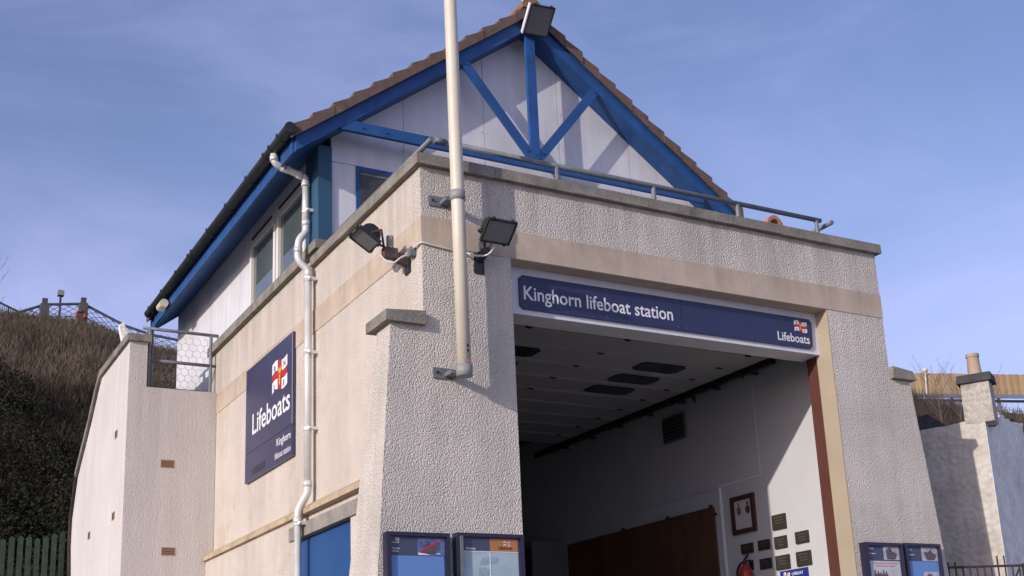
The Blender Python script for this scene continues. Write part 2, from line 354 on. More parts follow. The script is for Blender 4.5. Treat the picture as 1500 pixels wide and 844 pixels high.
# copings, individual stones with open joints
def coping(x0, x1, y0, y1, z0, z1, slope=0):
    bm = NB(); box(bm, x0, x1, y0, y1, z0, z1)
    for v_ in bm.verts:
        v_.co += V((random.uniform(-.002, .002), random.uniform(-.003, .003), random.uniform(-.003, .003)))
    return obj('coping_stone', bm, CONC, ST, bevel=.009)
xsj = [-.05, .66, 1.42, 2.2, 2.98, 3.72, 4.4, 5.03]
for a, b in zip(xsj, xsj[1:]): coping(a+.002, b-.002, -.05, .22, ZC+.002, 5.945)
for a, b in ((.224, .95), (.95, 1.7), (1.7, 2.46)): coping(-.05, .25, a+.002, b-.002, ZC+.002, 5.945)
for a, b in ((2.56, 3.4), (3.4, 4.3), (4.3, 5.2), (5.2, 6.16)):
    coping(-.055, .018, a+.002, b-.002, 5.972, 6.075).name = 'coping_stone'
coping(-.07, .3, 2.24, 2.552, 5.972, 6.06)
# recessed sign board over the door, reveals, steel column
HB = obj('door_head_board', B(A0, A1-.003, .152, .40, 4.765, ZB-.004), SIGNW, ST)
obj('door_reveal', B(A1-.002, A1+.012, .001, .20, .75, ZB-.001), CREAM, ST)
obj('soffit_reveal', B(A0+.001, A1-.004, .002, .15, ZB-.004, ZB), BAND, ST)
obj('steel_column', B(A1+.004, 4.40, .201, .345, .75, 4.98), REDSTL, ST)
obj('steel_column', B(.62, A0-.004, .201, .345, .75, 4.98), REDSTL, ST)
# boat hall
IX = 4.45
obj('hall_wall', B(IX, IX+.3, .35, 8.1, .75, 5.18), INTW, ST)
obj('hall_wall', B(.222, .30, .35, 8.1, .75, 5.18), INTD, ST, label='inner wall behind the left pier, darkened for the unlit hall')
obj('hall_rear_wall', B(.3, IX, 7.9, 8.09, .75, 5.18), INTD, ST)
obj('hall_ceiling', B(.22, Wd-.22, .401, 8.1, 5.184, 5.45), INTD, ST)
obj('terrace_floor', B(.222, Wd-.222, .151, 2.3, 5.452, 5.6), CONC_G, ST)
obj('hall_floor', B(.2, Wd-.22, .0, 8.1, .7, .815), DIRT, ST)
obj('dark_gap_fill', B(A0+.2, IX-.01, .42, .74, 4.93, 5.10), BLACK, ST)  # black box standing in for the dark gap behind the head board
# overhead sectional door, panels lying flat under the ceiling
SD = thing('sectional_door', 'raised white sectional door lying flat under the hall ceiling with rows of dark panes', 'door', (2.5, .8, 4.9))
PITC = .455
RIBM = mat('door_rib', (.36, .355, .37), .6)
for i in range(9):
    y0 = .78+i*PITC
    p = obj('door_panel', B(.86, 4.16, y0+.005, y0+PITC-.005, 4.905, 4.945), DOORP, SD)
    for yy in (y0+.012, y0+PITC-.03): obj('rib', B(.87, 4.15, yy, yy+.014, 4.899, 4.9045), RIBM, p)
    if i in (1, 2, 3):
        for cx in (1.6, 3.31):
            yc = y0+PITC/2
            pn = obj('pane', prism(NB(), [(cx-.27, yc-.09), (cx-.22, yc-.135), (cx+.22, yc-.135), (cx+.27, yc-.09), (cx+.27, yc+.09), (cx+.22, yc+.135), (cx-.22, yc+.135), (cx-.27, yc+.09)], 'z', 4.893, 4.9045), DGL, p)
    for hx in (1.4, 2.46, 3.9):
        obj('hinge', B(hx-.03, hx+.03, y0-.012, y0+.012, 4.888, 4.9045), BLACK, p)
for sx in (4.22, .78):
    obj('track', B(sx, sx+.05, .8, 5.6, 4.86, 4.93), BLACK, SD)
for k in range(7):
    y = 1.1+k*.62
    obj('track_hanger', B(4.2, 4.30, y, y+.04, 4.83, 4.858), BLACK, SD)
    obj('roller', T([(4.17, y+.2, 4.87), (4.26, y+.2, 4.87)], .03, 8), BLACK, SD)
# ---- upper storey
UY = 2.29; XA = 2.34; ZA = 8.857; SL, SR = .7517, .7155
def U(x): return ZA-(SL if x < XA else SR)*abs(x-XA)
GX0, GX1 = .11, 4.86
def clip_panel(x0, x1, z0, z1):
    pts = [(x0, z0), (x1, z0)]
    top = []
    if U(x1) < z1: top.append((x1, max(z0, U(x1))))
    else: top.append((x1, z1))
    for x in sorted([c for c in (XA, XA-(ZA-z1)/SL, XA+(ZA-z1)/SR) if x0 < c < x1], reverse=True): top.append((x, min(z1, U(x))))
    top.append((x0, min(z1, U(x0))))
    return pts+top
cols = [GX0, .90, 1.85, 2.79, 3.73, GX1]
J = .003
for i in range(5):
    a, b = cols[i]+J, cols[i+1]-J
    pts = clip_panel(a, b, 6.93+J if i == 0 else 5.62, 9.2)
    p = obj('cladding_panel', prism(NB(), pts, 'y', UY, UY+.03), CLAD, ST)
    bm = NB()
    for xx in (a+.03, b-.03):
        z = 6.35
        while z < U(xx)-.15:
            if not (i == 0 and z < 6.95): tube(bm, [(xx, UY+.002, z), (xx, UY-.004, z)], .009, 6)
            z += .42
    if len(bm.verts): obj('panel_screw', bm, CLAD, p)
    else: bm.free()
obj('cladding_panel', B(GX0+J, .368, UY, UY+.03, 5.62, 6.93-J), CLAD, ST)
td = obj('terrace_door', B(.37, 1.40, UY-.015, UY+.05, 5.62, 6.925), BLUE, ST)
obj('door_glass', B(.412, 1.355, UY-.021, UY-.0155, 5.75, 6.885), DGLASS, td)
obj('glass_bar', B(.412, 1.355, UY-.027, UY-.0215, 6.83, 6.85), GALV, td)
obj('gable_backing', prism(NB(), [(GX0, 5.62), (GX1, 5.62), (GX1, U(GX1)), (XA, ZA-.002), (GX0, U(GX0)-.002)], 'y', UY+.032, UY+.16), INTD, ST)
obj('corner_post', B(-.035, .108, UY-.03, 2.62, 6.062, U(-.035)-.004), TEAL, ST)
# side cladding panels with two windows
yb = [2.62, 2.74, 4.62, 5.05, 5.62, 6.3, 6.98, 7.55, 8.04]
obj('side_cladding', B(.022, .06, 2.622, 2.76, 6.0, 6.88), CLAD, ST)
obj('head_board', B(.022, .06, 2.762, 4.62, 6.95, 7.1), CLAD, ST)
obj('window_sill_board', B(.022, .06, 2.762, 4.62, 5.98, 6.04), CLAD, ST)
for a, b in zip(yb[2:], yb[3:]):
    zz = 5.0 if a >= 6.29 else 5.98
    obj('side_cladding', B(.022, .06, a+.003, b-.003, zz, 7.1), CLAD, ST)
obj('side_backing', B(.062, .1, 6.17, 8.04, 5.0, 7.1), CLAD, ST)
for y0, y1 in ((2.765, 3.66), (3.70, 4.615)):
    w = obj('window', B(.062, .12, y0, y1, 6.04, 6.95), BLIND, ST)
    f = NB(); t = .065
    box(f, -.0, .061, y0, y1, 6.042, 6.042+t); box(f, -.0, .061, y0, y1, 6.95-t-.05, 6.948)
    box(f, -.0, .061, y0, y0+t, 6.042+t, 6.95-t-.05); box(f, -.0, .061, y1-t, y1, 6.042+t, 6.95-t-.05)
    obj('frame', f, UPVC, w, bevel=.004)
    obj('glass', B(.03, .034, y0+t, y1-t, 6.042+t, 6.95-t-.05), GLASS, w)
    obj('vent_strip', B(-.012, -.001, y0+.1, y1-.1, 6.90, 6.925), GUT, w)
# ---- roof
YF, YR = 2.05, 8.06
XL, XR = -.337, 5.05
rf = obj('roof', prism(NB(), [(XL, U(XL)), (XA, ZA), (XR, U(XR)), (XR, U(XR)+.17), (XA, ZA+.17), (XL, U(XL)+.17)], 'y', YF+.033, YR), BLUE, ST)
for (x0, x1) in ((XL-.002, XA-.001), (XA+.001, XR)):
    bm = NB(); prism(bm, [(x0, U(x0)-.004), (x1, U(x1)-.004), (x1, U(x1)+.175), (x0, U(x0)+.175)], 'y', YF-.02, YF+.03)
    obj('barge_board', bm, BLUE, ST, bevel=.003)
    bm = NB(); prism(bm, [(x0, U(x0)-.004), (x1, U(x1)-.004), (x1, U(x1)+.175), (x0, U(x0)+.175)], 'y', YR+.003, YR+.05)
    obj('barge_board', bm, BLUE, ST)
obj('fascia_board', B(XL-.024, XL-.003, YF+.032, YR-.3, U(XL)-.01, U(XL)+.19), BLUE, ST)
def verge_tile(side, k, stuff=False, y0=1.985, y1=2.2):
    g = .2115
    if side < 0: x0 = XL-.065+k*g; x1 = x0+g*1.06; s = SL
    else: x0 = 5.09-k*g; x1 = x0-g*1.06; s = SR
    # profile: lower end lifts 35 mm
    zb0, zb1 = (U(x)+.178 for x in (x0, x1))
    d = .155 if not stuff else .03
    bot0 = zb0-.035 if not stuff else zb0; bot1 = zb1-.035 if not stuff else zb1
    pts = [(x0, bot0), (x1, bot1), (x1, zb1+.058), (x0, zb0+.108)]
    return pts
NT = 13
for side in (-1, 1):
    for k in range(NT):
        pts = verge_tile(side, k)
        if side < 0 and k == NT-1: pts[1] = (XA-.03, pts[1][1]); pts[2] = (XA-.03, pts[2][1])
        if side > 0 and k == NT-1: pts[1] = (XA+.03, U(XA+.03)+.143); pts[2] = (XA+.03, U(XA+.03)+.25)
        jy = random.uniform(-.006, .006); bm = prism(NB(), pts, 'y', 1.985+jy, 2.0+jy)
        q = [(pts[0][0], pts[3][1]-.03), (pts[1][0], pts[2][1]-.03), pts[2], pts[3]]
        prism(bm, q, 'y', 2.001+jy, 2.23)
        obj('verge_tile', bm, TILE, rf)
        if k % 1 == 0:   # darker mortar gap under each lapped tile
            pass
    bm = NB()
    for k in range(NT):
        pts = verge_tile(side, k, True)
        n = 21
        prism(bm, pts, 'y', 2.232, YR+.03)
    obj('roof_tiles', bm, TILE, rf, kind='stuff')
bm = NB()
for k in range(15):
    y0 = 1.97+k*.435
    bm = NB(); arc = [(XA+.125*math.cos(a), ZA+.235+.10*math.sin(a)) for a in np.linspace(-.35, math.pi+.35, 13)]
    prism(bm, arc, 'y', y0, y0+.43)
    obj('ridge_tile', bm, TILE_R, rf, bevel=.006)
# truss in the gable
ty0, ty1 = YF-.015, YF+.028
def member(name, a, b, w, y0=ty0, y1=ty1):
    a, b = V((a[0], a[1])), V((b[0], b[1])); d = (b-a).normalized(); n = V((-d.y, d.x))*w/2
    return obj(name, prism(NB(), [tuple(a+n), tuple(b+n), tuple(b-n), tuple(a-n)], 'y', y0, y1), BLUE, ST, bevel=.003)
member('tie_beam', (.12, 7.222), (4.56, 7.222), .112)
member('king_post', (2.325, 7.28), (2.325, 8.85), .112, ty0-.004, ty1-.002)
member('brace', (2.29, 7.29), (1.49, 8.26), .10, ty0+.003, ty1-.004)
member('brace', (2.37, 7.29), (3.16, 8.29), .10, ty0+.003, ty1-.004)
for bx_, bz_ in ((2.325, 7.33), (2.325, 7.22), (2.24, 7.36), (2.41, 7.36), (1.52, 8.22), (3.13, 8.25), (2.325, 8.6), (.35, 7.222), (4.3, 7.222), (.6, 7.222)):
    obj('bolt_head', T([(bx_, ty0-.003, bz_), (bx_, ty0-.012, bz_)], .012, 6), BLUE, ST)
# gutter
gt = obj('gutter', NB(), GUT, ST)
bm = NB()
prof = [( -.42+.062*math.cos(a), .062*math.sin(a)) for a in np.linspace(math.pi, 2*math.pi, 9)]+[(-.42+.054*math.cos(a), .054*math.sin(a)) for a in np.linspace(2*math.pi, math.pi, 9)]
gz = U(XL)+.185
prism(bm, [(p[0], gz+p[1]) for p in prof], 'y', 1.96, 7.86)
bm.normal_update(); off = wl(ST); bmesh.ops.translate(bm, vec=-off, verts=bm.verts); bmesh.ops.recalc_face_normals(bm, faces=bm.faces); bm.to_mesh(gt.data); bm.free()
for ye in (1.95, 7.85):
    obj('stop_end', T([(-.42, ye, gz-.003), (-.42, ye+.02, gz-.003)], .057, 16), GUT, gt)
for y in (2.18, 2.44, 2.62, 3.2, 3.95, 4.7, 5.4, 5.55, 6.15, 6.9, 7.6):
    bm = NB(); pr_ = [(-.42+.071*math.cos(a), gz+.071*math.sin(a)) for a in np.linspace(math.pi-.2, 2*math.pi+.2, 10)]+[(-.42+.0625*math.cos(a), gz+.0625*math.sin(a)) for a in np.linspace(2*math.pi+.2, math.pi-.2, 10)]
    prism(bm, pr_, 'y', y-.02, y+.02); obj('gutter_bracket', bm, GUT, gt)
# under-eave: soffit board return at the far end is open sky, as in the photograph

# ================================================================== DOWNPIPE
DP = thing('downpipe', 'silver grey downpipe with elbows running from the gutter down the sunlit side wall', 'drainpipe', (-.2, 2.45, .85))
segs = [(-.42, 2.45, 7.0), (-.42, 2.45, 6.87), (-.09, 2.47, 6.79), (-.09, 2.45, 6.2), (-.165, 2.45, 6.11), (-.175, 2.45, 5.90), (-.075, 2.43, 5.80), (-.08, 2.42, 3.62), (-.165, 2.44, 3.45), (-.165, 2.44, .82)]
def pipe_part(name, pts, r, extra=None, label=None): return obj(name, T(curve_pts(pts), r, 16), PIPE, DP, smooth=False, label=label)
def smooth_angle(o):
    for p in o.data.polygons: p.use_smooth = len(p.vertices) < 8
    return o
P_ = [V(s) for s in segs]
def lerp(a, b, t): return a+(b-a)*t
smooth_angle(pipe_part('offset_elbow', [P_[0], P_[1], P_[2], lerp(P_[2], P_[3], .12)], .036))
smooth_angle(pipe_part('pipe_run', [lerp(P_[2], P_[3], .12), lerp(P_[2], P_[3], .85)], .033))
smooth_angle(pipe_part('offset_elbow', [lerp(P_[2], P_[3], .85), P_[3], P_[4], P_[5], P_[6], lerp(P_[6], P_[7], .03)], .037))
smooth_angle(pipe_part('pipe_run', [lerp(P_[6], P_[7], .03), lerp(P_[6], P_[7], .97)], .034))
smooth_angle(pipe_part('offset_elbow', [lerp(P_[6], P_[7], .97), P_[7], P_[8], lerp(P_[8], P_[9], .04)], .037))
smooth_angle(pipe_part('pipe_run', [lerp(P_[8], P_[9], .04), P_[9]], .031))
def collar(p, d, r=.042, l=.05): smooth_angle(obj('socket', T([V(p)-V(d)*l/2, V(p)+V(d)*l/2], r, 16), PIPE, DP))
for p, d in ((( -.42, 2.45, 6.92), (0, 0, 1)), (lerp(P_[1], P_[2], .3), (P_[2]-P_[1]).normalized()), (lerp(P_[1], P_[2], .38), (P_[2]-P_[1]).normalized()), (lerp(P_[1], P_[2], .8), (P_[2]-P_[1]).normalized()),
             (lerp(P_[2], P_[3], .13), (0, 0, 1)), (lerp(P_[2], P_[3], .84), (0, 0, 1)), ((-.17, 2.45, 6.0), (0, 0, 1)), ((-.077, 2.43, 5.72), (0, 0, 1)), ((-.08, 2.42, 3.70), (0, 0, 1)), ((-.165, 2.44, 3.36), (0, 0, 1)), ((-.08, 2.42, 4.98), (0, 0, 1))):
    collar(p, d)
for x, y, z, w in ((-.09, 2.46, 6.42, .02), (-.077, 2.43, 5.70, 0), (-.08, 2.425, 4.96, 0), (-.08, 2.42, 4.22, 0), (-.165, 2.44, 3.33, -.09)):
    bm = NB(); tube(bm, [(x, y, z-.014), (x, y, z+.014)], .040, 14); box(bm, x, w if w > 0 else w+.0, y-.07, y-.035, z-.014, z+.014); tube(bm, [(x-.0, y-.052, z), (x-.02, y-.075, z)], .012, 6)
    obj('pipe_clip', bm, PIPE, DP)

# ================================================================== SIDE WINDOWS' neighbour: bulkhead lamp on the eave
BL = thing('bulkhead_lamp', 'small cream bulkhead lamp fixed to the blue eave board near its far end', 'lamp', (-.37, 7.0, 6.9))
bm = NB(); tube(bm, [(-.44, 6.86, 6.86), (-.44, 7.08, 6.86)], .055, 12); obj('lamp_body', bm, POLE, BL, bevel=.01)
obj('lamp_bracket', B(-.40, -.362, 6.93, 7.03, 6.83, 6.93), BLACK, BL)

# ================================================================== MAIN SIGN
MS = thing('fascia_sign', 'long navy sign over the boat hall door reading Kinghorn lifeboat station', 'sign', (2.55, .15, 4.8))
fr = FRONT(.130)
bm = prism(NB(), [(.975, 4.81), (4.115, 4.81), (4.145, 4.84), (4.16, 5.07), (4.13, 5.105), (.975, 5.105), (.945, 5.075), (.945, 4.84)], 'y', .130, .1515)
obj('sign_panel', bm, NAVY, MS, bevel=.003)
obj('lettering', text('Kinghorn lifeboat station', fr, .982, 4.893, 1.525, height=.125, bold=.011), PRW, MS)
obj('lettering', text('Lifeboats', fr, 3.715, 4.855, .395, height=.088, bold=.012), PRW, MS)
logo(MS, fr, 3.935, 4.965, .155, .105, .002)
obj('panel_joint', B(2.60, 2.604, .1285, .1302, 4.812, 5.103), NAVYF, MS)
for x_ in (1.0, 1.8, 2.56, 2.65, 3.4, 4.1):
    for z_ in (4.84, 5.075): obj('screw', T([(x_, .1305, z_), (x_, .127, z_)], .006, 6), GALV, MS)
# ================================================================== SIDE SIGN
SS = thing('wall_sign', 'large square navy Lifeboats sign with red and white flag on the sunlit side wall', 'sign', (0, 3.75, 4.09))
fr = SIDE(-.034)
obj('upper_panel', B(-.034, -.001, 2.985, 4.555, 4.405, 5.355), NAVY_S, SS, bevel=.003)
obj('lower_panel', B(-.034, -.001, 2.985, 4.555, 4.09, 4.400), NAVY_S, SS, bevel=.003)
obj('edge_strip', B(-.0385, -.0345, 2.986, 3.0, 4.41, 5.35), COLLAR, SS)
obj('lettering', text('Lifeboats', fr, -4.30, 4.582, 1.235, height=.235, bold=.013), PRW, SS)
obj('lettering', text('Kinghorn', fr, -3.47, 4.278, .43, height=.08, bold=.011), PRW, SS)
obj('lettering', text('lifeboat station', fr, -3.52, 4.150, .485, height=.068, bold=.004), PRW, SS)
logo(SS, fr, -3.63, 4.86, .48, .31, .002)
obj('faded_patch', quadp(fr, -4.28, 4.14, -3.86, 4.21, .001), NAVYF, SS)

for y_ in (3.05, 4.49):
    for z_ in (4.15, 4.34, 4.47, 5.29): obj('screw', T([(-.033, y_, z_), (-.038, y_, z_)], .008, 6), GALV, SS)
# ================================================================== FLOODLIGHTS
def floodlight(label, c, out, tilt, w, h, mount, mkind, group=None, rot=None):
    c = V(c); out = V(out).normalized(); t = math.radians(tilt)
    right = V((0, 0, 1)).cross(out).normalized()*1.0
    n = out*math.cos(t)-V((0, 0, 1))*math.sin(t); up = out*math.sin(t)+V((0, 0, 1))*math.cos(t)
    if rot:
        q = Matrix.Rotation(math.radians(rot), 3, n); right = q @ right; up = q @ up
    th = thing('floodlight', label, 'floodlight', mount, group)
    P = lambda a, b, d: c+right*a+up*b+n*d
    def slab(a0, a1, b0, b1, d0, d1): return hexa(NB(), [P(a, b, d) for d in (d0, d1) for a, b in ((a0, b0), (a1, b0), (a1, b1), (a0, b1))])
    # curved back
    bm = NB(); n_ = 11; R0 = []; R1 = []
    for k in range(n_):
        a = math.pi*k/(n_-1); b = -math.cos(a)*h*.47; d = -.02-math.sin(a)*h*.52
        R0.append(bm.verts.new(P(-w*.46, b, d))); R1.append(bm.verts.new(P(w*.46, b, d)))
    bm.faces.new(R0); bm.faces.new(R1[::-1])
    for k in range(n_): bm.faces.new((R0[k], R1[k], R1[(k+1) % n_], R0[(k+1) % n_]))
    obj('lamp_housing', bm, BLACK, th)
    f = NB(); t_ = .012
    for a0, a1, b0, b1 in ((-w/2-t_, w/2+t_, h/2, h/2+t_), (-w/2-t_, w/2+t_, -h/2-t_, -h/2), (-w/2-t_, -w/2, -h/2, h/2), (w/2, w/2+t_, -h/2, h/2)):
        hexa(f, [P(a, b, d) for d in (-.024, .006) for a, b in ((a0, b0), (a1, b0), (a1, b1), (a0, b1))])
    fr_ = obj('lamp_frame', f, BLACK, th)
    obj('lamp_glass', slab(-w/2+.001, w/2-.001, -h/2+.001, h/2-.001, -.018, -.002), LGLASS, th)
    obj('reflector', slab(-w*.3, w*.3, -h*.3, h*.3, -.0195, -.0185), GALV, th)
    for a in (-w*.36, w*.36):
        obj('clip', slab(a-.012, a+.012, h/2+t_, h/2+t_+.014, -.02, .012), BLACK, th)
        obj('clip', slab(a-.012, a+.012, -h/2-t_-.008, -h/2-t_, -.02, .012), BLACK, th)
    return th, P, right, up, n
gtag = 'wall floodlights on black brackets'
L1, P, r_, u_, n_ = floodlight('black floodlight pointing left on its arm from the sunlit side wall', (-.36, .30, 5.268), (-1, 0, 0), 58, .205, .185, (0, .26, 5.1), 0)
for s in (-1, 1):
    obj('bracket_arm', T([P(s*.118, .0, -.03), P(s*.118, -.05, -.10), V((-.19, .27+.03*s, 5.20))], .010, 6), RUSTY, L1)
obj('arm_head', B(-.215, -.10, .235, .305, 5.13, 5.215), RUSTY, L1, bevel=.008)
obj('support_arm', hexa(NB(), [(-.12, .245, 5.12), (0, .245, 5.08), (0, .30, 5.08), (-.12, .30, 5.12), (-.12, .245, 5.18), (0, .245, 5.19), (0, .30, 5.19), (-.12, .30, 5.18)]), RUSTY, L1)
obj('mounting_plate', B(-.012, -.001, .21, .31, 5.02, 5.21), BLACK, L1, bevel=.003)
obj('light_sensor', T([(-.155, .27, 5.216), (-.155, .27, 5.32)], .03, 14), COLLAR, L1)
obj('junction_box', B(-.05, -.008, .10, .17, 5.12, 5.19), GALV, L1, bevel=.006)
L2, P, r_, u_, n_ = floodlight('black floodlight on the front wall between the flagpole and the navy sign', (.533, -.297, 5.253), (0, -1, 0), 52, .235, .185, (.5, 0, 5.1), 0)
for s in (-1, 1):
    obj('bracket_arm', T([P(s*.13, 0, -.04), P(s*.13, -.06, -.09), P(s*.05, -.11, -.11), V((.50, -.12, 5.14))], .009, 6), RUSTY, L2)
obj('support_arm', hexa(NB(), [(.475, -.16, 5.13), (.525, -.16, 5.13), (.525, 0, 5.09), (.475, 0, 5.09), (.475, -.16, 5.17), (.525, -.16, 5.17), (.525, 0, 5.17), (.475, 0, 5.17)]), BLACK, L2)
obj('mounting_plate', B(.455, .545, -.012, -.001, 5.0, 5.17), BLACK, L2, bevel=.003)
obj('gland', T([(.46, -.13, 5.16), (.46, -.13, 5.22)], .02, 10), COLLAR, L2)
L3, P, r_, u_, n_ = floodlight('big floodlight with a white left edge fixed at the peak of the blue gable', (2.345, 1.85, 8.84), (-.13, -1, 0), 52, .262, .31, (2.33, 2.03, 8.75), 0, rot=0)
obj('white_edge', hexa(NB(), [P(a, b, d) for d in (-.05, .008) for a, b in ((-.158, -.165), (-.145, -.165), (-.145, .165), (-.158, .165))]), PRW, L3)  # white strip along the left edge of the black frame
obj('bracket_arm', T([P(-.1, -.05, -.17), V((2.3, 2.03, 8.80))], .014, 6), BLACK, L3)
obj('bracket_arm', T([P(.1, -.05, -.17), V((2.4, 2.03, 8.80))], .014, 6), BLACK, L3)
tag(obj('aerial_rod', T([(2.31, 2.12, 9.19), (2.31, 2.12, 9.9)], .011, 8), PRW), 'thin white rod standing up at the roof peak behind the big floodlight', 'aerial')
EC = tag(obj('electric_cable', T(curve_pts([(-.05, .2, 5.16), (-.02, .05, 5.185), (-.014, -.014, 5.19), (.12, -.014, 5.175), (.27, -.013, 5.165), (.36, -.02, 5.16), (.43, -.08, 5.115), (.50, -.16, 5.10), (.55, -.19, 5.17)]), .0075, 6), WHITEC),
         'white cable running round the wall corner from one floodlight to the other', 'cable')
tag(obj('lamp_lead', T(curve_pts([(-.03, .18, 5.15), (-.1, .18, 5.12), (-.16, .2, 5.06), (-.22, .24, 5.10), (-.24, .27, 5.15)]), .007, 6), WHITEC), 'short white lead looping under the left floodlight arm', 'cable')

# ================================================================== FLAGPOLE
FP = thing('flagpole', 'tall cream flagpole bracketed to the front wall left of the door', 'flagpole', (.245, -.17, 4.08))
bm = T([(.252, -.17, 4.12), (.243, -.17, 5.5), (.232, -.17, 7.4), (.21, -.17, 10.6)], [.0545, .054, .052, .04], 24)
smooth_angle(obj('pole', bm, POLE, FP))
obj('finial', T([(.21, -.17, 10.6), (.21, -.17, 10.64), (.21, -.17, 10.72), (.21, -.17, 10.76)], [.03, .06, .06, .02], 12), POLE, FP)
smooth_angle(obj('base_cap', T([(.252, -.17, 4.075), (.252, -.17, 4.165)], .063, 20), COLLAR, FP))
smooth_angle(obj('pole_clamp', T([(.243, -.17, 5.52), (.243, -.17, 5.60)], .061, 20), COLLAR, FP))
for z, nm in ((4.10, 'wall_bracket'), (5.53, 'wall_bracket')):
    bm = NB(); box(bm, .235-.17, .235, -.012, -.001, z-.01, z+.075); box(bm, .16, .27, -.13, -.0125, z+.005, z+.035)
    obj(nm, bm, GALV, FP, bevel=.002)
    obj('bolt', T([(.10, -.012, z+.035), (.10, -.024, z+.035)], .011, 6), BLACK, FP)
STICK = mat('faded_pink_sticker', (.42, .22, .24), .6)
obj('sticker', B(.232, .272, -.2262, -.224, 4.178, 4.196), STICK, FP)
for z in (4.27, 4.31): obj('vent_slot', B(.253, .268, -.2255, -.2225, z-.012, z+.012), BLACK, FP)

# ================================================================== HANDRAILS
HR = thing('handrail', 'galvanised tube handrail with short posts above the front parapet', 'handrail', (2.4, .2, 5.95))
smooth_angle(obj('top_rail', T([(.27, .2, 6.212), (4.5, .2, 6.212)], .024, 12), GALV, HR))
smooth_angle(obj('end_socket', T([(.235, .2, 6.214), (.33, .2, 6.214)], .031, 12), GALV, HR))
for x in (1.418, 2.456, 3.44, 4.445): obj('rail_post', T([(x, .2, 5.9), (x, .2, 6.20)], .022, 10), GALV, HR)
for x in (.18, 4.60):
    h = thing('handrail', 'short return handrail at the left end of the parapet' if x < 1 else 'short return handrail at the right end of the parapet', 'handrail', (x, 1.2, 5.95))
    smooth_angle(obj('top_rail', T([(x, .14, 6.19), (x, 2.2, 6.19)], .024, 12), GALV, h))
    for y in (.8, 1.9): obj('rail_post', T([(x, y, 5.6), (x, y, 6.18)], .022, 10), GALV, h)
bm = NB(); arc = [(4.05+.12*math.cos(a), .17*math.sin(a)) for a in np.linspace(0, math.pi, 11)]+[(4.05-.10*math.cos(a), .15*math.sin(a)) for a in np.linspace(0, math.pi, 11)]
arc = arc[:11]+[(4.05+.09*math.cos(a), .13*math.sin(a)) for a in np.linspace(math.pi, 0, 11)]
prism(bm, [(x, 6.09+z) for x, z in arc], 'y', .36, .66)
tag(obj('clay_ridge_tile', bm, TERRA, bevel=.004), 'spare terracotta ridge tile propped behind the parapet coping', 'ridge tile')

# ================================================================== NOTICE BOARDS
def noticeboard(label, x0, x1, zt, group):
    y0, y1 = -.085, -.002
    t = thing('notice_board', label, 'notice board', ((x0+x1)/2, 0, zt-1.0), group)
    bm = NB(); f = .028
    box(bm, x0, x1, y0, y1, zt-f, zt); box(bm, x0, x1, y0, y1, zt-1.0, zt-1.0+f)
    box(bm, x0, x0+f, y0, y1, zt-1.0+f, zt-f); box(bm, x1-f, x1, y0, y1, zt-1.0+f, zt-f)
    obj('frame', bm, NAVYF, t, bevel=.003)
    obj('backing', B(x0+f, x1-f, -.06, -.003, zt-1.0+f, zt-f), SLATEB, t)
    return t, FRONT(-.0602), x0+f, x1-f, zt-f
g1 = 'notice boards either side of the door'
t, fr, x0, x1, zt = noticeboard('notice board with blue sheet and lifeboat picture, leftmost on the front wall', -.37, .13, 2.884, g1)
obj('sheet', quadp(fr, x0+.012, 1.9, x1-.012, 2.715, .001), FADBLUE, t)
xm = -.122
ph = obj('picture', quadp(fr, xm, 2.718, x1-.005, zt-.012, .001), SEA, t)
bm = NB(); polyp(bm, fr, [(xm+.01, 2.742), (xm+.05, 2.735), (xm+.14, 2.735), (xm+.18, 2.81), (xm+.16, 2.822), (xm+.08, 2.78)], .003); obj('picture_print', bm, PHOTOD, ph)
bm = NB(); polyp(bm, fr, [(xm+.012, 2.745), (xm+.03, 2.742), (xm+.165, 2.816), (xm+.162, 2.828)], .0042); obj('picture_print', bm, PRR, ph)
bm = NB(); polyp(bm, fr, [(xm+.04, 2.775), (xm+.10, 2.80), (xm+.095, 2.83), (xm+.085, 2.812), (xm+.07, 2.835), (xm+.06, 2.80)], .0036); obj('picture_print', bm, PHOTOD, ph)
bm = NB(); polyp(bm, fr, [(xm+.003, 2.722), (xm+.10, 2.722), (xm+.06, 2.732), (xm+.003, 2.74)], .0044); polyp(bm, fr, [(xm+.14, 2.73), (xm+.19, 2.73), (xm+.17, 2.738)], .0044); obj('picture_print', bm, PRW, ph)
logo(t, fr, x0+.045, 2.822, .03, .022, .002)
obj('lettering', text('Lifeboats', fr, x0+.018, 2.806, .058, height=.011, bold=.01), PRW, t)
obj('lettering', text('Kinghorn', fr, x0+.018, 2.762, .06, height=.012, bold=.01), PRW, t)
obj('lettering', text('Lifeboat', fr, x0+.018, 2.742, .05, height=.012, bold=.01), PRW, t)
t, fr, x0, x1, zt = noticeboard('notice board with orange and slate header over a pale sheet, beside the door opening', .19, .757, 2.894, g1)
obj('sheet', quadp(fr, x0+.02, 1.9, x1-.016, 2.76, .001), PALEBL, t)
bm = NB(); box(bm, .468, .474, -.0655, -.0632, 1.9, 2.76); box(bm, x0+.018, x1-.014, -.0655, -.0632, 2.757, 2.763); obj('divider', bm, PRW, t)
obj('header', quadp(fr, x0+.02, 2.765, .470, zt-.008, .001), SLATEB, t)
obj('header', quadp(fr, .472, 2.765, x1-.016, zt-.008, .001), ORANGE, t)
logo(t, fr, .592, 2.808, .055, .032, .0026)
obj('lettering', text('Lifeboats', fr, .545, 2.78, .12, height=.022, bold=.02, d=.003), FRAMEW, t)
obj('lettering', text('Notices', fr, .27, 2.775, .08, height=.016, bold=.02, d=.003), PRW, t)
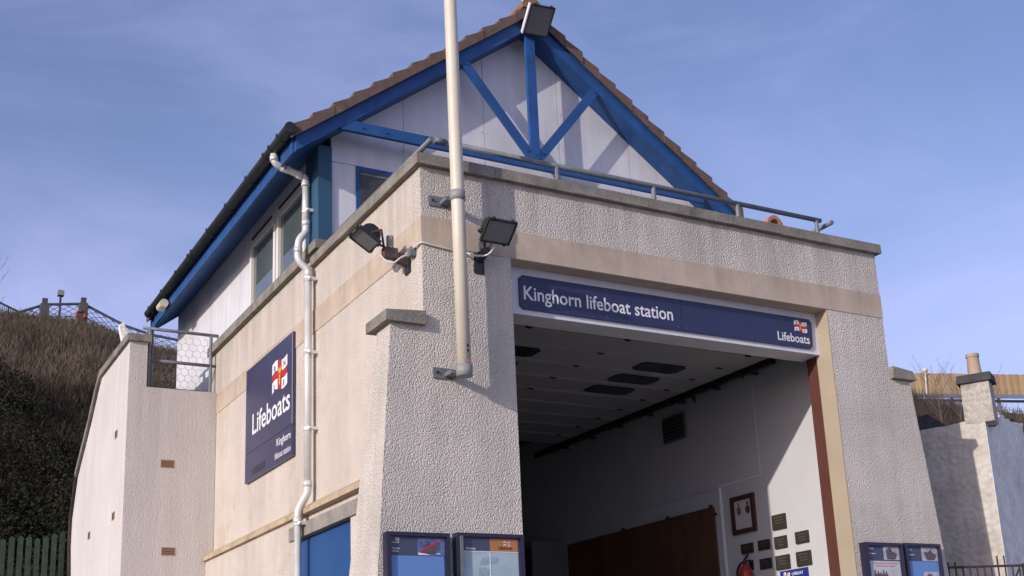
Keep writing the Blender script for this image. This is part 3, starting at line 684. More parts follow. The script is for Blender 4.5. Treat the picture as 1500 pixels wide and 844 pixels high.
bm = NB(); polyp(bm, fr, [(.38, 2.66), (.52, 2.67), (.55, 2.71), (.47, 2.73), (.40, 2.71)], .0027); polyp(bm, fr, [(.36, 2.56), (.45, 2.55), (.47, 2.63), (.38, 2.64)], .0027); obj('faded_chart', bm, mat('faded_print', (.27, .36, .42), .5, var=.25, vs=30), t)
obj('frame_bar', B(.212, .236, -.094, -.0855, 1.92, 2.87), GALV, t)
t, fr, x0, x1, zt = noticeboard('notice board with white poster and red heading, right of the door', 4.31, 4.775, 2.944, g1)
xm = 4.541
obj('sheet', quadp(fr, x0+.012, 1.9, x1-.012, 2.778, .001), PAPER, t)
ph = obj('picture', quadp(fr, xm, 2.79, x1-.006, zt-.004, .001), PHOTO, t)
bm = NB(); polyp(bm, fr, [(xm+.04, 2.795), (xm+.14, 2.795), (xm+.17, 2.85), (xm+.11, 2.87), (xm+.09, 2.905), (xm+.03, 2.88)], .003); obj('picture_print', bm, PHOTOD, ph)
obj('lettering', text('We can only save our volunteers', fr, x0+.045, 2.752, .33, height=.014, bold=.03), PRR, t)
obj('lettering', text('crews with your support', fr, x0+.085, 2.728, .25, height=.014, bold=.03), PRR, t)
bm = NB()
for k in range(5): cx = x0+.075+k*.034; polyp(bm, fr, [(cx-.02, 2.62), (cx+.02, 2.62), (cx+.014, 2.66), (cx+.004, 2.665+.012*(k % 2)), (cx+.002, 2.695-.01*(k % 3)), (cx-.010, 2.695-.01*(k % 3)), (cx-.010, 2.67), (cx-.018, 2.65)], .003+.0002*k)
obj('picture_print', bm, PHOTOD, t)
bm = NB()
for k in range(9): box(bm, x0+.27, x0+.37-.03*(k % 3), -.0640, -.0632, 2.70-k*.013, 2.704-k*.013)
obj('printed_lines', bm, PHOTO, t)
t, fr, x0, x1, zt = noticeboard('notice board with blue sheet and pale photographs, rightmost beside the railings', 4.805, 5.27, 2.95, g1)
obj('sheet', quadp(fr, x0+.006, 1.9, x1-.006, 2.785, .001), FADBLUE, t)
ph = obj('picture', quadp(fr, 5.03, 2.79, x1-.003, zt-.004, .001), PHOTO, t)
bm = NB(); polyp(bm, fr, [(5.09, 2.80), (5.19, 2.80), (5.22, 2.85), (5.17, 2.87), (5.15, 2.90), (5.11, 2.87), (5.07, 2.88), (5.06, 2.86)], .003); obj('picture_print', bm, PHOTOD, ph)
p2 = obj('picture', quadp(fr, 5.03, 2.5, x1-.02, 2.69, .003), PHOTO, t)
bm = NB(); polyp(bm, fr, [(5.04, 2.52), (5.2, 2.52), (5.2, 2.62), (5.1, 2.675), (5.04, 2.64)], .005); obj('picture_print', bm, PHOTOD, p2)
for xx in (4.81, 4.33):
    pass
for (px, s1, s2) in ((4.345, 'Lifeboats', 'Kinghorn'), (4.84, 'Lifeboats', 'Kinghorn')):
    obj('lettering', text(s1, fr, px+.02, 2.885, .05, height=.011, bold=.01, d=.003), PRW, t)
    obj('lettering', text(s2, fr, px+.02, 2.84, .075, height=.012, bold=.01, d=.003), PRW, t)

# ================================================================== THINGS ON THE HALL WALL
FX = IX
fi = lambda d: SIDE(FX-d)
def pl(y0, y1, z0, z1, label, light=False):
    o = tag(obj('wall_plaque', B(FX-.022, FX-.001, y0, y1, z0, z1), BRASS, bevel=.003), label, 'plaque', 'bronze plaques on the hall wall')
    bm = NB()
    for k in range(3):
        zz = z1-.03-k*.028
        if zz < z0+.02: break
        box(bm, FX-.0235, FX-.0222, y0+.03+.012*(k % 2), y1-.03-.015*(k % 3), zz-.005, zz+.005)
    obj('engraved_lines', bm, mat_line, o)
    return o
mat_line = mat('engraved_bronze', (.13, .12, .10), .4, metal=.4, var=.1)
pl(1.075, 1.27, 3.25, 3.40, 'square bronze plaque, the topmost of those on the hall wall, half in sun')
pl(.775, .955, 3.07, 3.185, 'upper of the two bronze plaques nearest the red column')
pl(1.09, 1.265, 3.06, 3.18, 'bronze plaque directly under the topmost one on the hall wall')
pl(1.345, 1.515, 3.08, 3.178, 'bronze plaque second from the left in the upper row')
pl(1.605, 1.785, 3.075, 3.178, 'bronze plaque at the left end of the row, above the extinguisher')
pl(.77, .97, 2.85, 2.99, 'lower of the two bronze plaques nearest the red column')
pl(1.075, 1.275, 2.85, 2.99, 'large bronze plaque just above the blue plate, middle of the lower row')
pl(1.345, 1.515, 2.885, 2.99, 'small bronze plaque at the left end of the lower row')
bp_ = thing('blue_plate', 'blue notice with small flag fixed under the bronze plaques', 'sign', (FX, 1.03, 2.6))
obj('plate', B(FX-.02, FX-.001, .835, 1.225, 2.55, 2.832), PRB, bp_)
logo(bp_, SIDE(FX-.0205), -1.17, 2.72, .09, .09, .001)
obj('lettering', text('LIFEBOAT', SIDE(FX-.0205), -1.05, 2.775, .16, height=.03), PRW, bp_)
BRASSY = mat('dull_gold', (.28, .19, .05), .5, metal=.3, var=.1)
MF = thing('medal_frame', 'dark framed display of two medals on the hall wall', 'picture frame', (FX, 1.7, 3.35))
bm = NB(); y0, y1, z0, z1 = 1.515, 1.885, 3.29, 3.685; t_ = .045
box(bm, FX-.035, FX-.001, y0, y1, z0, z0+t_); box(bm, FX-.035, FX-.001, y0, y1, z1-t_, z1); box(bm, FX-.035, FX-.001, y0, y0+t_, z0+t_, z1-t_); box(bm, FX-.035, FX-.001, y1-t_, y1, z0+t_, z1-t_)
obj('frame', bm, FRAMEW, MF, bevel=.004)
obj('mount', B(FX-.012, FX-.002, y0+t_, y1-t_, z0+t_, z1-t_), PAPER, MF)
for yy, m_ in ((1.77, BRASSY), (1.63, WOODB)):
    obj('medal', prism(NB(), [(yy+.035*math.cos(a), 3.53+.045*math.sin(a)) for a in np.linspace(0, 6.28, 13)[:-1]], 'x', FX-.017, FX-.0125), m_, MF)
    obj('medal_bar', B(FX-.017, FX-.0125, yy-.012, yy+.012, 3.58, 3.61), m_, MF)
# extinguisher
EX = thing('fire_extinguisher', 'red fire extinguisher with black hose hung on the hall wall', 'fire extinguisher', (FX-.09, 1.66, 2.4))
bm = T([(FX-.09, 1.66, 2.42), (FX-.09, 1.66, 2.44), (FX-.09, 1.66, 2.86), (FX-.09, 1.66, 2.93), (FX-.09, 1.66, 2.96)], [.06, .078, .078, .05, .025], 18)
smooth_angle(obj('cylinder', bm, REDP, EX))
obj('label_print', prism(NB(), [(FX-.09+.080*math.cos(a), 1.66+.080*math.sin(a)) for a in np.linspace(2.6, 5.0, 9)]+[(FX-.09+.0785*math.cos(a), 1.66+.0785*math.sin(a)) for a in np.linspace(5.0, 2.6, 9)], 'z', 2.6, 2.78), PRW, EX)
obj('valve', T([(FX-.09, 1.66, 2.96), (FX-.09, 1.66, 3.0)], .02, 10), BRASS, EX)
obj('lever', T([(FX-.09, 1.67, 3.0), (FX-.09, 1.60, 3.05)], .012, 6), BLACK, EX)
obj('lever', T([(FX-.09, 1.67, 2.99), (FX-.09, 1.57, 2.985)], .01, 6), BLACK, EX)
obj('hose', T(curve_pts([(FX-.09, 1.68, 2.985), (FX-.09, 1.74, 2.97), (FX-.1, 1.785, 2.90), (FX-.1, 1.78, 2.72), (FX-.1, 1.75, 2.5)]), .012, 8), BLACK, EX)
obj('hook', B(FX-.012, FX-.001, 1.63, 1.69, 2.90, 3.0), BLACK, EX)
PB = thing('timber_board', 'big brown timber board on pins along the dark hall wall', 'board', (FX, 3.7, 2.0))
for k, (a, b) in enumerate(((2.18, 3.0), (3.005, 3.9), (3.905, 5.2))):
    obj('board_panel', B(FX-.03, FX-.001, a, b, 2.0, 3.645), WOODB, PB)
for a in (2.21, 3.0, 3.9): obj('pin', B(FX-.035, FX-.001, a, a+.03, 3.645, 3.67), BLACK, PB)
obj('pin', B(FX-.035, FX-.001, 2.15, 2.18, 3.55, 3.575), BLACK, PB)
TR = thing('cable_trunking', 'white cable trunking running down the hall wall beside the timber board', 'trunking', (FX, 2.05, 2.9))
obj('trunk', B(FX-.02, FX-.001, 2.05, 2.075, 1.0, 3.83), PRW, TR)
obj('trunk', B(FX-.018, FX-.001, 2.075, 3.9, 3.83, 3.85), INTW, TR)
obj('trunk', B(FX-.012, FX-.001, 1.40, 2.05, 3.835, 3.85), PRW, TR)
obj('trunk', B(FX-.012, FX-.001, 1.39, 1.404, 3.835, 4.8), INTW, TR)
VG = tag(obj('vent_grille', B(FX-.03, FX-.001, 2.55, 2.97, 4.50, 4.80), INTD), 'square dark vent high on the hall wall under the door track', 'vent')
for k in range(7): obj('louvre', B(FX-.045, FX-.0305, 2.57, 2.95, 4.52+k*.038, 4.54+k*.038), BLACK, VG)
VG['category'] = 'vent'
tag(obj('track_stay', T([(4.24, 2.15, 4.86), (4.43, 2.35, 4.86), (4.43, 2.35, 4.93)], .014, 6), BLACK), 'small dark stay bracing the door track to the hall wall', 'bracket')
SC = thing('storage_cabinet', 'dark cabinet at the back of the hall beyond the timber board', 'cabinet', (FX-.25, 6.0, .82))
obj('cabinet_body', B(FX-.5, FX-.002, 5.3, 6.6, .82, 3.7), INTD, SC)
for a, b in ((5.32, 5.94), (5.96, 6.58)): obj('cabinet_door', B(FX-.52, FX-.501, a, b, .9, 3.62), BLACK, SC)
tag(obj('door_control', T([(A0+.01, .38, 4.15), (A0+.045, .38, 4.16), (A0+.06, .38, 4.21)], .017, 8), PRY), 'small yellow hook just inside the left door jamb', 'hook')

# ================================================================== TOWER / RETAINING WALL ON THE LEFT
TW = thing('stair_tower_wall', 'pale roughcast retaining wall block with stepped top, left of the station', 'wall', (-.6, 5.9, .9))
TX, TY = -1.03, 5.87
obj('front_face', prism(NB(), [(TX+.0, .6), (-.004, .6), (-.004, 5.447), (-.835, 5.447), (-.835, 5.985), (TX+.0, 5.985)], 'y', TY, TY+.24), HARL_W, TW)
prof = [(TY+.24, .6), (9.16, .6), (9.16, 3.6), (9.29, 4.04), (9.29, 4.42), (9.0, 4.95), (8.16, 5.52), (7.74, 5.86), (7.55, 5.985), (TY+.24, 5.985)]
HARL_L = mat('lit_smooth_render', (.60, .565, .54), .92, var=.05, vs=1.3, grime=(5.1, 2.5, .3), bump=.003, bs=40, kind='harl', streak=.06, speck=.04, spec=.15)  # paler copy of the block's render, sunlit brightness put into its colour
obj('side_face', prism(NB(), [(TY, .6)]+prof[1:-1]+[(TY, 5.985)], 'x', TX-.012, TX), HARL_L, TW)
obj('side_wall_core', prism(NB(), prof, 'x', TX+.001, TX+.19), HARL_L, TW)
cp = [(TY-.04, 5.988), (7.56, 5.988), (7.76, 5.865), (8.18, 5.525), (9.03, 4.95), (9.31, 4.43), (9.31, 4.03), (9.19, 3.6)]
for (a, b) in zip(cp, cp[1:]):
    a_, b_ = V(a), V(b); d = (b_-a_).normalized(); n = V((-d.y, d.x)); n = n if n.y > 0 or n.x > 0 else -n
    w_ = .085 if b[1] > 4.9 else .04
    pts = [a, b, tuple(b_+n*w_), tuple(a_+n*w_)]
    obj('coping_stone', prism(NB(), pts, 'x', TX-.05, TX+.23), CONC if b[1] > 4.9 else IRON, TW)
def airbrick(frm, u0, v0, lab):
    o = thing('air_brick', lab, 'air brick', frm[0]+frm[1]*u0+frm[2]*v0)
    obj('frame', quadp(frm, u0, v0, u0+.155, v0+.095, -.002, .006), AIRB, o)
    for i in range(6):
        for j in range(3): obj('slot_shade', quadp(frm, u0+.012+i*.023, v0+.012+j*.026, u0+.025+i*.023, v0+.03+j*.026, .0042, .001), BLACK, o)  # black plates on the face stand for the shaded depth of the slots
airbrick(FRONT(TY), -.64, 4.495, 'upper terracotta air brick on the block face nearest the drainpipe wall')
airbrick(FRONT(TY), -.60, 3.478, 'lower terracotta air brick on the block face nearest the drainpipe wall')
for y_, z_, lab in ((6.45, 4.94, 'highest of the three small air bricks on the sunlit left face'), (6.41, 3.95, 'middle air brick near the corner on the sunlit left face'), (7.93, 3.94, 'lowest air brick, furthest left on the sunlit face')):
    airbrick(SIDE(TX-.012), -y_-.075, z_, lab)
WR = thing('wire_mesh_railing', 'grey tube railing with chicken wire beside the white side wall', 'railing', (-.43, 5.95, 5.45))
for z in (6.19, 5.80): smooth_angle(obj('rail', T([(-.88 if z > 6 else -.80, 5.95, z), (.02, 5.95, z)], .02, 10), GALV, WR))
for x in (-.80, -.066): obj('post', T([(x, 5.95, 5.447), (x, 5.95, 6.19)], .02, 10), GALV, WR)
obj('post', T([(-.76, 5.97, 5.447), (-.76, 5.97, 6.17)], .013, 8), GALV, WR)
obj('rail', T([(-.80, 5.95, 6.17), (-.80, 6.5, 6.17)], .018, 8), GALV, WR)
bm = NB(); s = .052; r_ = .0022
row = 0; z = 5.46
while z < 6.16:
    x = -.78+(s*.866 if row % 2 else 0)
    while x < -.08:
        jx, jz = random.uniform(-.003, .003), random.uniform(-.003, .003)
        c = V((x+jx, 5.95, z+jz)); h = s
        p = [c+V((h*.866*math.cos(a)*1.0, 0, h*math.sin(a))) for a in [math.radians(90+60*k) for k in range(6)]]
        p = [c+V((h*math.sin(math.radians(60*k)), 0, h*math.cos(math.radians(60*k)))) for k in range(4)]
        for a, b in zip(p, p[1:]): tube(bm, [a, b], r_, 4, False)
        x += s*1.732
    z += s*1.5; row += 1
obj('wire_mesh', bm, GALV, WR)
tag(obj('weathered_marker_post', hexa(NB(), [(-1.08, 6.12, 6.072), (-.99, 6.12, 6.072), (-.99, 6.22, 6.072), (-1.08, 6.22, 6.072), (-1.12, 6.14, 6.26), (-1.07, 6.14, 6.30), (-1.07, 6.22, 6.27), (-1.12, 6.22, 6.25)]), HOUSEW, bevel=.01), 'leaning grey stone on the coping of the left retaining block', 'stone')
tag(obj('stone_step', prism(NB(), [(6.6, 5.5), (7.6, 5.5), (7.6, 5.68), (7.3, 5.78), (6.6, 5.66)], 'x', -.35, .0), CONC_S), 'sandy stone step behind the chicken wire at the foot of the white wall', 'step')

# ================================================================== HILL VEGETATION
def blades(name, m, n, sampler, label=None, cat=None, seed=1, h=(.15, .4), w=.012, lean=.35):
    rg = np.random.default_rng(seed)
    P = np.array([sampler(rg) for _ in range(n)])
    hh = rg.uniform(h[0], h[1], n); a = rg.uniform(0, 6.283, n); b = rg.uniform(0, 6.283, n); l = rg.uniform(0, lean, n)*hh
    side = np.stack([np.cos(a), np.sin(a), np.zeros(n)], 1)*w
    top = P+np.stack([np.cos(b)*l, np.sin(b)*l, hh], 1)
    Vt = np.stack([P-side, P+side, top], 1).reshape(-1, 3)
    me = bpy.data.meshes.new(name); me.vertices.add(3*n); me.vertices.foreach_set('co', Vt.ravel())
    me.loops.add(3*n); me.loops.foreach_set('vertex_index', np.arange(3*n)); me.polygons.add(n)
    me.polygons.foreach_set('loop_start', np.arange(0, 3*n, 3)); me.polygons.foreach_set('loop_total', np.full(n, 3))
    me.materials.append(m); me.update(); o = bpy.data.objects.new(name, me); COL.objects.link(o); return o
def vmat(name, c1, c2, c3, sc=.7):
    m = bpy.data.materials.new(name); m.use_nodes = True; t = m.node_tree; N = t.nodes; L = t.links; b = N['Principled BSDF']
    b.inputs['Roughness'].default_value = .8; b.inputs['Specular IOR Level'].default_value = .15
    tc_ = N.new('ShaderNodeTexCoord'); n = N.new('ShaderNodeTexNoise'); n.inputs['Scale'].default_value = sc; n.inputs['Detail'].default_value = 9; n.inputs['Roughness'].default_value = .75
    L.new(tc_.outputs['Object'], n.inputs['Vector']); r = N.new('ShaderNodeValToRGB'); L.new(n.outputs['Fac'], r.inputs[0])
    r.color_ramp.elements[0].position = .35; r.color_ramp.elements[0].color = (*c1, 1); r.color_ramp.elements[1].position = .68; r.color_ramp.elements[1].color = (*c3, 1)
    e = r.color_ramp.elements.new(.5); e.color = (*c2, 1); L.new(r.outputs[0], b.inputs['Base Color']); return m
DRYG = vmat('dry_grass', (.10, .082, .058), (.155, .122, .085), (.22, .17, .12), .6)
SHRUB = vmat('dark_shrub', (.009, .011, .007), (.022, .023, .013), (.055, .045, .027), 1.2)
BRAM = vmat('bramble', (.015, .012, .009), (.04, .028, .02), (.03, .028, .016), .7)
def hill_pt(x0, x1, y0, y1, p=1.0):
    def f(rg):
        x = rg.uniform(x0, x1); y = y0+(y1-y0)*rg.uniform(0, 1)**p
        return (x, y, terrain(x, y)-.02)
    return f
o = blades('dry_grass', DRYG, 140000, hill_pt(-9, 9, 20, 36.5, .8), seed=3, h=(.1, .42), w=.016, lean=1.6); o['kind'] = 'stuff'
o = blades('dry_grass', DRYG, 30000, hill_pt(16, 46, 12, 32, .6), seed=4, h=(.15, .5), w=.018, lean=.8); o['kind'] = 'stuff'
o = blades('bramble', BRAM, 60000, hill_pt(-9, 7, 10, 26, 1.0), seed=5, h=(.2, .7), w=.02, lean=1.2); o['kind'] = 'stuff'
def leafclump(name, centers, radii, nper, m, seed, leaf=.05):
    rg = np.random.default_rng(seed); pts = []
    for c, r in zip(centers, radii):
        d = rg.normal(size=(nper, 3)); d /= np.linalg.norm(d, axis=1)[:, None]
        rad = rg.uniform(.45, 1, nper)**.6*(1+.25*np.sin(d[:, 0]*5+c[0])*np.cos(d[:, 2]*4))
        pts.append(np.array(c)+d*rad[:, None]*np.array([r, r, r*.8]))
    P = np.concatenate(pts); n = len(P); q = rg.normal(size=(n, 3)); q /= np.linalg.norm(q, axis=1)[:, None]
    s_ = rg.normal(size=(n, 3)); s_ = np.cross(q, s_); s_ /= np.linalg.norm(s_, axis=1)[:, None]; t_ = np.cross(q, s_)
    L_ = (leaf*rg.uniform(.6, 1.4, n))[:, None]
    Vt = np.stack([P-s_*L_, P-t_*L_*.5, P+s_*L_, P+t_*L_*.5], 1).reshape(-1, 3)
    me = bpy.data.meshes.new(name); me.vertices.add(4*n); me.vertices.foreach_set('co', Vt.ravel()); me.loops.add(4*n); me.loops.foreach_set('vertex_index', np.arange(4*n))
    me.polygons.add(n); me.polygons.foreach_set('loop_start', np.arange(0, 4*n, 4)); me.polygons.foreach_set('loop_total', np.full(n, 4))
    me.materials.append(m); me.update(); o = bpy.data.objects.new(name, me); COL.objects.link(o); return o
rg = np.random.default_rng(11)
cs = []; rs = []
for k in range(105):
    x = rg.uniform(-7, 4.5); y = rg.uniform(10.2, 24.5) if x < -.5 else rg.uniform(12, 20.5)
    r = rg.uniform(.6, 1.3); cs.append((x, y, terrain(x, y)+r*.35)); rs.append(r)
o = leafclump('dark_scrub', cs, rs, 4200, SHRUB, 12, .034); o['kind'] = 'stuff'
def bare_tree(name, label, x, y, z, h, seed, m, spread=.22, grp=None, nb=9, r=.03):
    rd = random.Random(seed); bm = NB(); t = thing(name, label, 'tree', (x, y, z), grp)
    tr = [V((x, y, z))]
    for k in range(6): tr.append(tr[-1]+V((rd.uniform(-.05, .05)*h/3, rd.uniform(-.05, .05)*h/3, h/6)))
    tube(bm, tr, [r*(1-.14*k) for k in range(7)], 5); obj('trunk', bm, m, t); bm = NB()
    for k in range(nb):
        i = rd.randint(1, 5); p = tr[i]+(tr[i+1]-tr[i])*rd.random(); a = rd.uniform(0, 6.28); L_ = h*spread*rd.uniform(.6, 1.4)
        q = p+V((math.cos(a)*L_*.5, math.sin(a)*L_*.5, L_*.7)); e = q+V((math.cos(a+.4)*L_*.3, math.sin(a+.4)*L_*.3, L_*.6))
        tube(bm, [p, q, e], [r*.35, r*.25, r*.1], 4)
        for j in range(4):
            b_ = p.lerp(q, rd.random()) if j < 2 else q.lerp(e, rd.random()); a2 = a+rd.uniform(-1.2, 1.2); l2 = L_*.35
            tube(bm, [b_, b_+V((math.cos(a2)*l2*.6, math.sin(a2)*l2*.6, l2*.8))], [r*.16, r*.07], 3)
    obj('branches', bm, m, t, kind='stuff'); return t
BARK = mat('pale_bark', (.15, .11, .10), .9, var=.3, vs=10)
for k, (x, y, h) in enumerate(((-2.35, 12.5, 3.2), (-1.9, 12.9, 3.4), (-2.7, 13.5, 3.6))):
    bare_tree('sapling', ('thin bare sapling nearest the green fence on the dark bank', 'thin bare sapling closest to the retaining block on the dark bank', 'thin bare sapling furthest left on the dark bank')[k], x, y, terrain(x, y)-.1, h, 40+k, BARK, .16, nb=6, r=.016)
for k, (x, y, h) in enumerate(((-.9, 36.2, 3.2), (.05, 36.8, 2.2))):
    bare_tree('bare_bush', ('bare branching bush at the far left of the skyline' if k == 0 else 'smaller bare bush on the skyline beside the plain railing'), x, y, terrain(x, y)-.1, h, 60+k, BARK, .3, nb=16, r=.03)

# green paling fence at the bottom left
GF = thing('paling_fence', 'green timber paling fence at the foot of the dark bank', 'fence', (-1.6, 9.4, .9))
rd = random.Random(5); me0 = None
for k in range(17):
    x = -2.9+k*.108; zt = 4.12+(x+1.9)*.09+rd.uniform(-.025, .025)
    if k == 16: zt += .06
    bm = NB(); prism(bm, [(x, .9), (x+.07, .9), (x+.07, zt), (x+.035, zt+.03), (x, zt)], 'y', 9.4+rd.uniform(-.01, .01), 9.425)
    obj('paling', bm, GREENB, GF)
for z in (3.6, 2.4): obj('fence_rail', B(-2.9, -1.14, 9.43, 9.47, z, z+.08), GREENB, GF)

# ================================================================== FOOTBRIDGE PARAPET ON THE SKYLINE
def onray(az_t, slope, d): # world point on the hill top given compass angle from the camera ground point
    a = math.radians(az_t); return V((-3.77+math.sin(a)*d, -8+math.cos(a)*d, 1.6+slope*d))
def lattice(parent, a, b, h, step=.30):
    a, b = V(a), V(b); L_ = (b-a).length; n = max(2, int(L_/step)); bm = NB(); tube(bm, [a, b], .05, 6); obj('top_rail', bm, LATT, parent)
    bm = NB(); dn = V((0, 0, -h))
    tube(bm, [a+dn, b+dn], .04, 5); tube(bm, [a+dn*.5, b+dn*.5], .02, 4)
    obj('bottom_rail', bm, LATT, parent)
    bm = NB()
    for k in range(n):
        for j in range(5):
            p0 = a.lerp(b, k/n)+dn*(j/5); p1 = a.lerp(b, (k+1)/n)+dn*((j+1)/5); p2 = a.lerp(b, (k+1)/n)+dn*(j/5); p3 = a.lerp(b, k/n)+dn*((j+1)/5)
            tube(bm, [p0, p1], .013, 3, False); tube(bm, [p2, p3], .013, 3, False)
    obj('lattice_panel', bm, LATT, parent)
CONC_D = mat('dark_post_stone', (.10, .09, .085), .9, var=.25, vs=6)
FB = thing('lattice_railing', 'blue grey lattice railing with stone posts along the top of the bank', 'railing', (1.5, 36, 14.5))
D = 44.5
px = lambda az, s: onray(az, s, D)
p1 = px(5.5, .312); p2 = px(7.25, .337); p3 = px(8.95, .340); p4 = px(10.9, .323); p5 = px(12.1, .3165); p6 = px(13.6, .312); p7 = px(15, .309)
pts = [px(5.7, .325), p2, p3, p4, p5, p6, p7]
for a, b in zip(pts, pts[1:]): lattice(FB, a, b, .95)
for p in (p2, p3):
    obj('stone_post', B(p.x-.15, p.x+.15, p.y-.15, p.y+.15, p.z-1.5, p.z-.0), CONC_D, FB, bevel=.05)
    obj('post_cap', B(p.x-.09, p.x+.09, p.y-.09, p.y+.09, p.z, p.z+.22), LATT, FB, bevel=.03)
PR = thing('plain_railing', 'plain upright bar railing at the far left of the skyline', 'railing', (0, 36, 14))
a, b = px(4.6, .341), px(6.9, .323)
obj('top_rail', T([a, b], .035, 6), IRON, PR)
for k in range(26):
    p = a.lerp(b, k/25); obj('baluster', T([p, p+V((0, 0, -1.1))], .013 if k % 6 else .035, 4), IRON, PR)
LP = thing('lamp_post', 'small box headed lamp post rising behind the lattice railing', 'lamp post', (0, 0, 0)); p = px(8.1, .352); LP.location = (p.x, p.y+1, 14)
obj('post', T([(p.x, p.y+1, 14), (p.x, p.y+1, p.z+.1)], .04, 6), IRON, LP); obj('lamp_head', B(p.x-.11, p.x+.11, p.y+.88, p.y+1.12, p.z+.05, p.z+.25), COLLAR, LP, bevel=.03)
p = px(8.8, .3275); LBU = thing('lifebuoy', 'red lifebuoy hanging below the right stone post of the lattice railing', 'lifebuoy', (p.x, p.y-.35, p.z))
bm = NB(); c = V((p.x, p.y-.35, p.z)); tube(bm, [c+V((math.cos(a)*.15, 0, math.sin(a)*.15)) for a in np.linspace(0, 2*math.pi, 17)], .06, 8); obj('ring', bm, REDP, LBU)
for a in (0, 1.57, 3.14, 4.71): q = c+V((math.cos(a)*.15, -.02, math.sin(a)*.15)); obj('rope_band', B(q.x-.02, q.x+.02, q.y-.06, q.y+.05, q.z-.065, q.z+.065), CONC_D, LBU)

# ================================================================== RIGHT SIDE: HOUSE, TIMBER FENCE, BARRIER
D0 = 13.4
hc = onray(51.4, 0, D0); hx, hy = hc.x, hc.y
HH = thing('outhouse', 'old lime rendered outhouse with whitewashed end, broken wall head and chimney at right', 'building', (hx, hy, .8))
dl = V((-.5, .866, 0)); dr_ = V((.866, .5, 0))        # along left face going back; along right face
zt = 1.6+.210*D0
def facewall(name, m, o, d, L_, z0, ztop_fn, th, n, seed, inward, rough=.0, nz=14):
    """old wall with an uneven head and a lumpy face, built as connected columns"""
    bm = NB(); rows = []
    for k in range(n+1):
        s = L_*k/n; p = o+d*s; z = ztop_fn(s); q = p+inward*th; col = []
        for j in range(nz+1):
            zz = z0+(z-z0)*j/nz; w = (noise.noise(V((s*2.2, zz*2.2, seed)))*.7+noise.noise(V((s*7, zz*7, seed+4)))*.3)*rough
            w = (w+rough*.5)*min(1, k/14)
            col.append(bm.verts.new((p.x+inward.x*w, p.y+inward.y*w, zz)))
        col += [bm.verts.new((q.x, q.y, z+.01)), bm.verts.new((q.x, q.y, z0))]
        rows.append(col)
    N_ = nz+3
    for a, b in zip(rows, rows[1:]):
        for i in range(N_): bm.faces.new((a[i], b[i], b[(i+1) % N_], a[(i+1) % N_]))
    bm.faces.new(rows[0][::-1]); bm.faces.new(rows[-1]); return obj(name, bm, m, HH)
O = V((hx, hy, 0))
facewall('left_wall', HOUSEL, O+dl*.006, dl, 2.6, .6, lambda s: zt-.0*s-.02-.16*s*.3+noise.noise(V((s*4, 0, 0)))*.015, .05, 26, 1, dr_)
def rt(s):
    return zt+(.02 if s < .1 else 0)+.02*noise.noise(V((s*6, 5, 0)))-(.10*min(1, max(0, (s-.12)/.25)))+.30*min(1, max(0, (s-.42)/.8))+.12*max(0, s-.8)
facewall('right_wall', HOUSEW, O+dr_*.004, dr_, 3.2, .6, rt, .13, 60, 2, dl, .07, 60)
# rubble stones on the wall head
rd = random.Random(9)
for k in range(16):
    s = .33+k*.15+rd.uniform(-.03, .03); p = O+dr_*s+dl*rd.uniform(.05, .2); z = rt(s); r = rd.uniform(.035, .07)
    bm = NB(); bmesh.ops.create_icosphere(bm, subdivisions=1, radius=r)
    for v_ in bm.verts: v_.co = V((v_.co.x*1.3*rd.uniform(.8, 1.2), v_.co.y*rd.uniform(.8, 1.2), v_.co.z*.6*rd.uniform(.8, 1.2)))+V((p.x, p.y, z+r*.3))
    obj('rubble_stone', bm, SLATE if k % 5 == 3 else HOUSEW, HH)
bm = NB(); q = O+dl*.45+dr_*.15; 
hexa(bm, [q+dr_*.2+dl*(-.15), q+dr_*3+dl*(-.15), q+dr_*3+dl*1.2, q+dr_*.2+dl*1.2]+[q+dr_*.25+dl*.2, q+dr_*3+dl*.2, q+dr_*3+dl*.9, q+dr_*.4+dl*.9])
for i, v_ in enumerate(bm.verts): v_.co.z = zt-.1 if i < 4 else zt+.2
obj('roof_remnant', bm, SLATE, HH)
# chimney
def orient_box(bm, o, a, b, wa, wb, z0, z1, tap=0):
    o = V(o); ps = []
    for z, t_ in ((z0, 0), (z1, tap)):
        for i, j in ((0, 0), (1, 0), (1, 1), (0, 1)): q = o+a*(wa*(i+(t_ if i == 0 else -t_)))+b*(wb*(j+(t_ if j == 0 else -t_))); ps.append((q.x, q.y, z))
    return hexa(bm, ps)
co_ = O+dl*.0+dr_*(-.0)
cb = onray(51.82, 0, D0-.02); cb = V((cb.x, cb.y, 0))
ch = obj('chimney', orient_box(NB(), cb, dl, dr_,   .30, .26, zt-.06, zt+.38, .02), CHIM, HH, bevel=.012)
obj('chimney_slab', orient_box(NB(), cb-dl*.03-dr_*.03, dl, dr_, .36, .32, zt+.382, zt+.47, .02), SLATE, ch, bevel=.012)
cc = cb+dl*.15+dr_*.13
bm = T([(cc.x, cc.y, zt+.45), (cc.x, cc.y, zt+.68), (cc.x, cc.y, zt+.685), (cc.x, cc.y, zt+.72)], [.075, .063, .07, .07], 18)
obj('chimney_pot', bm, TERRAP, ch)
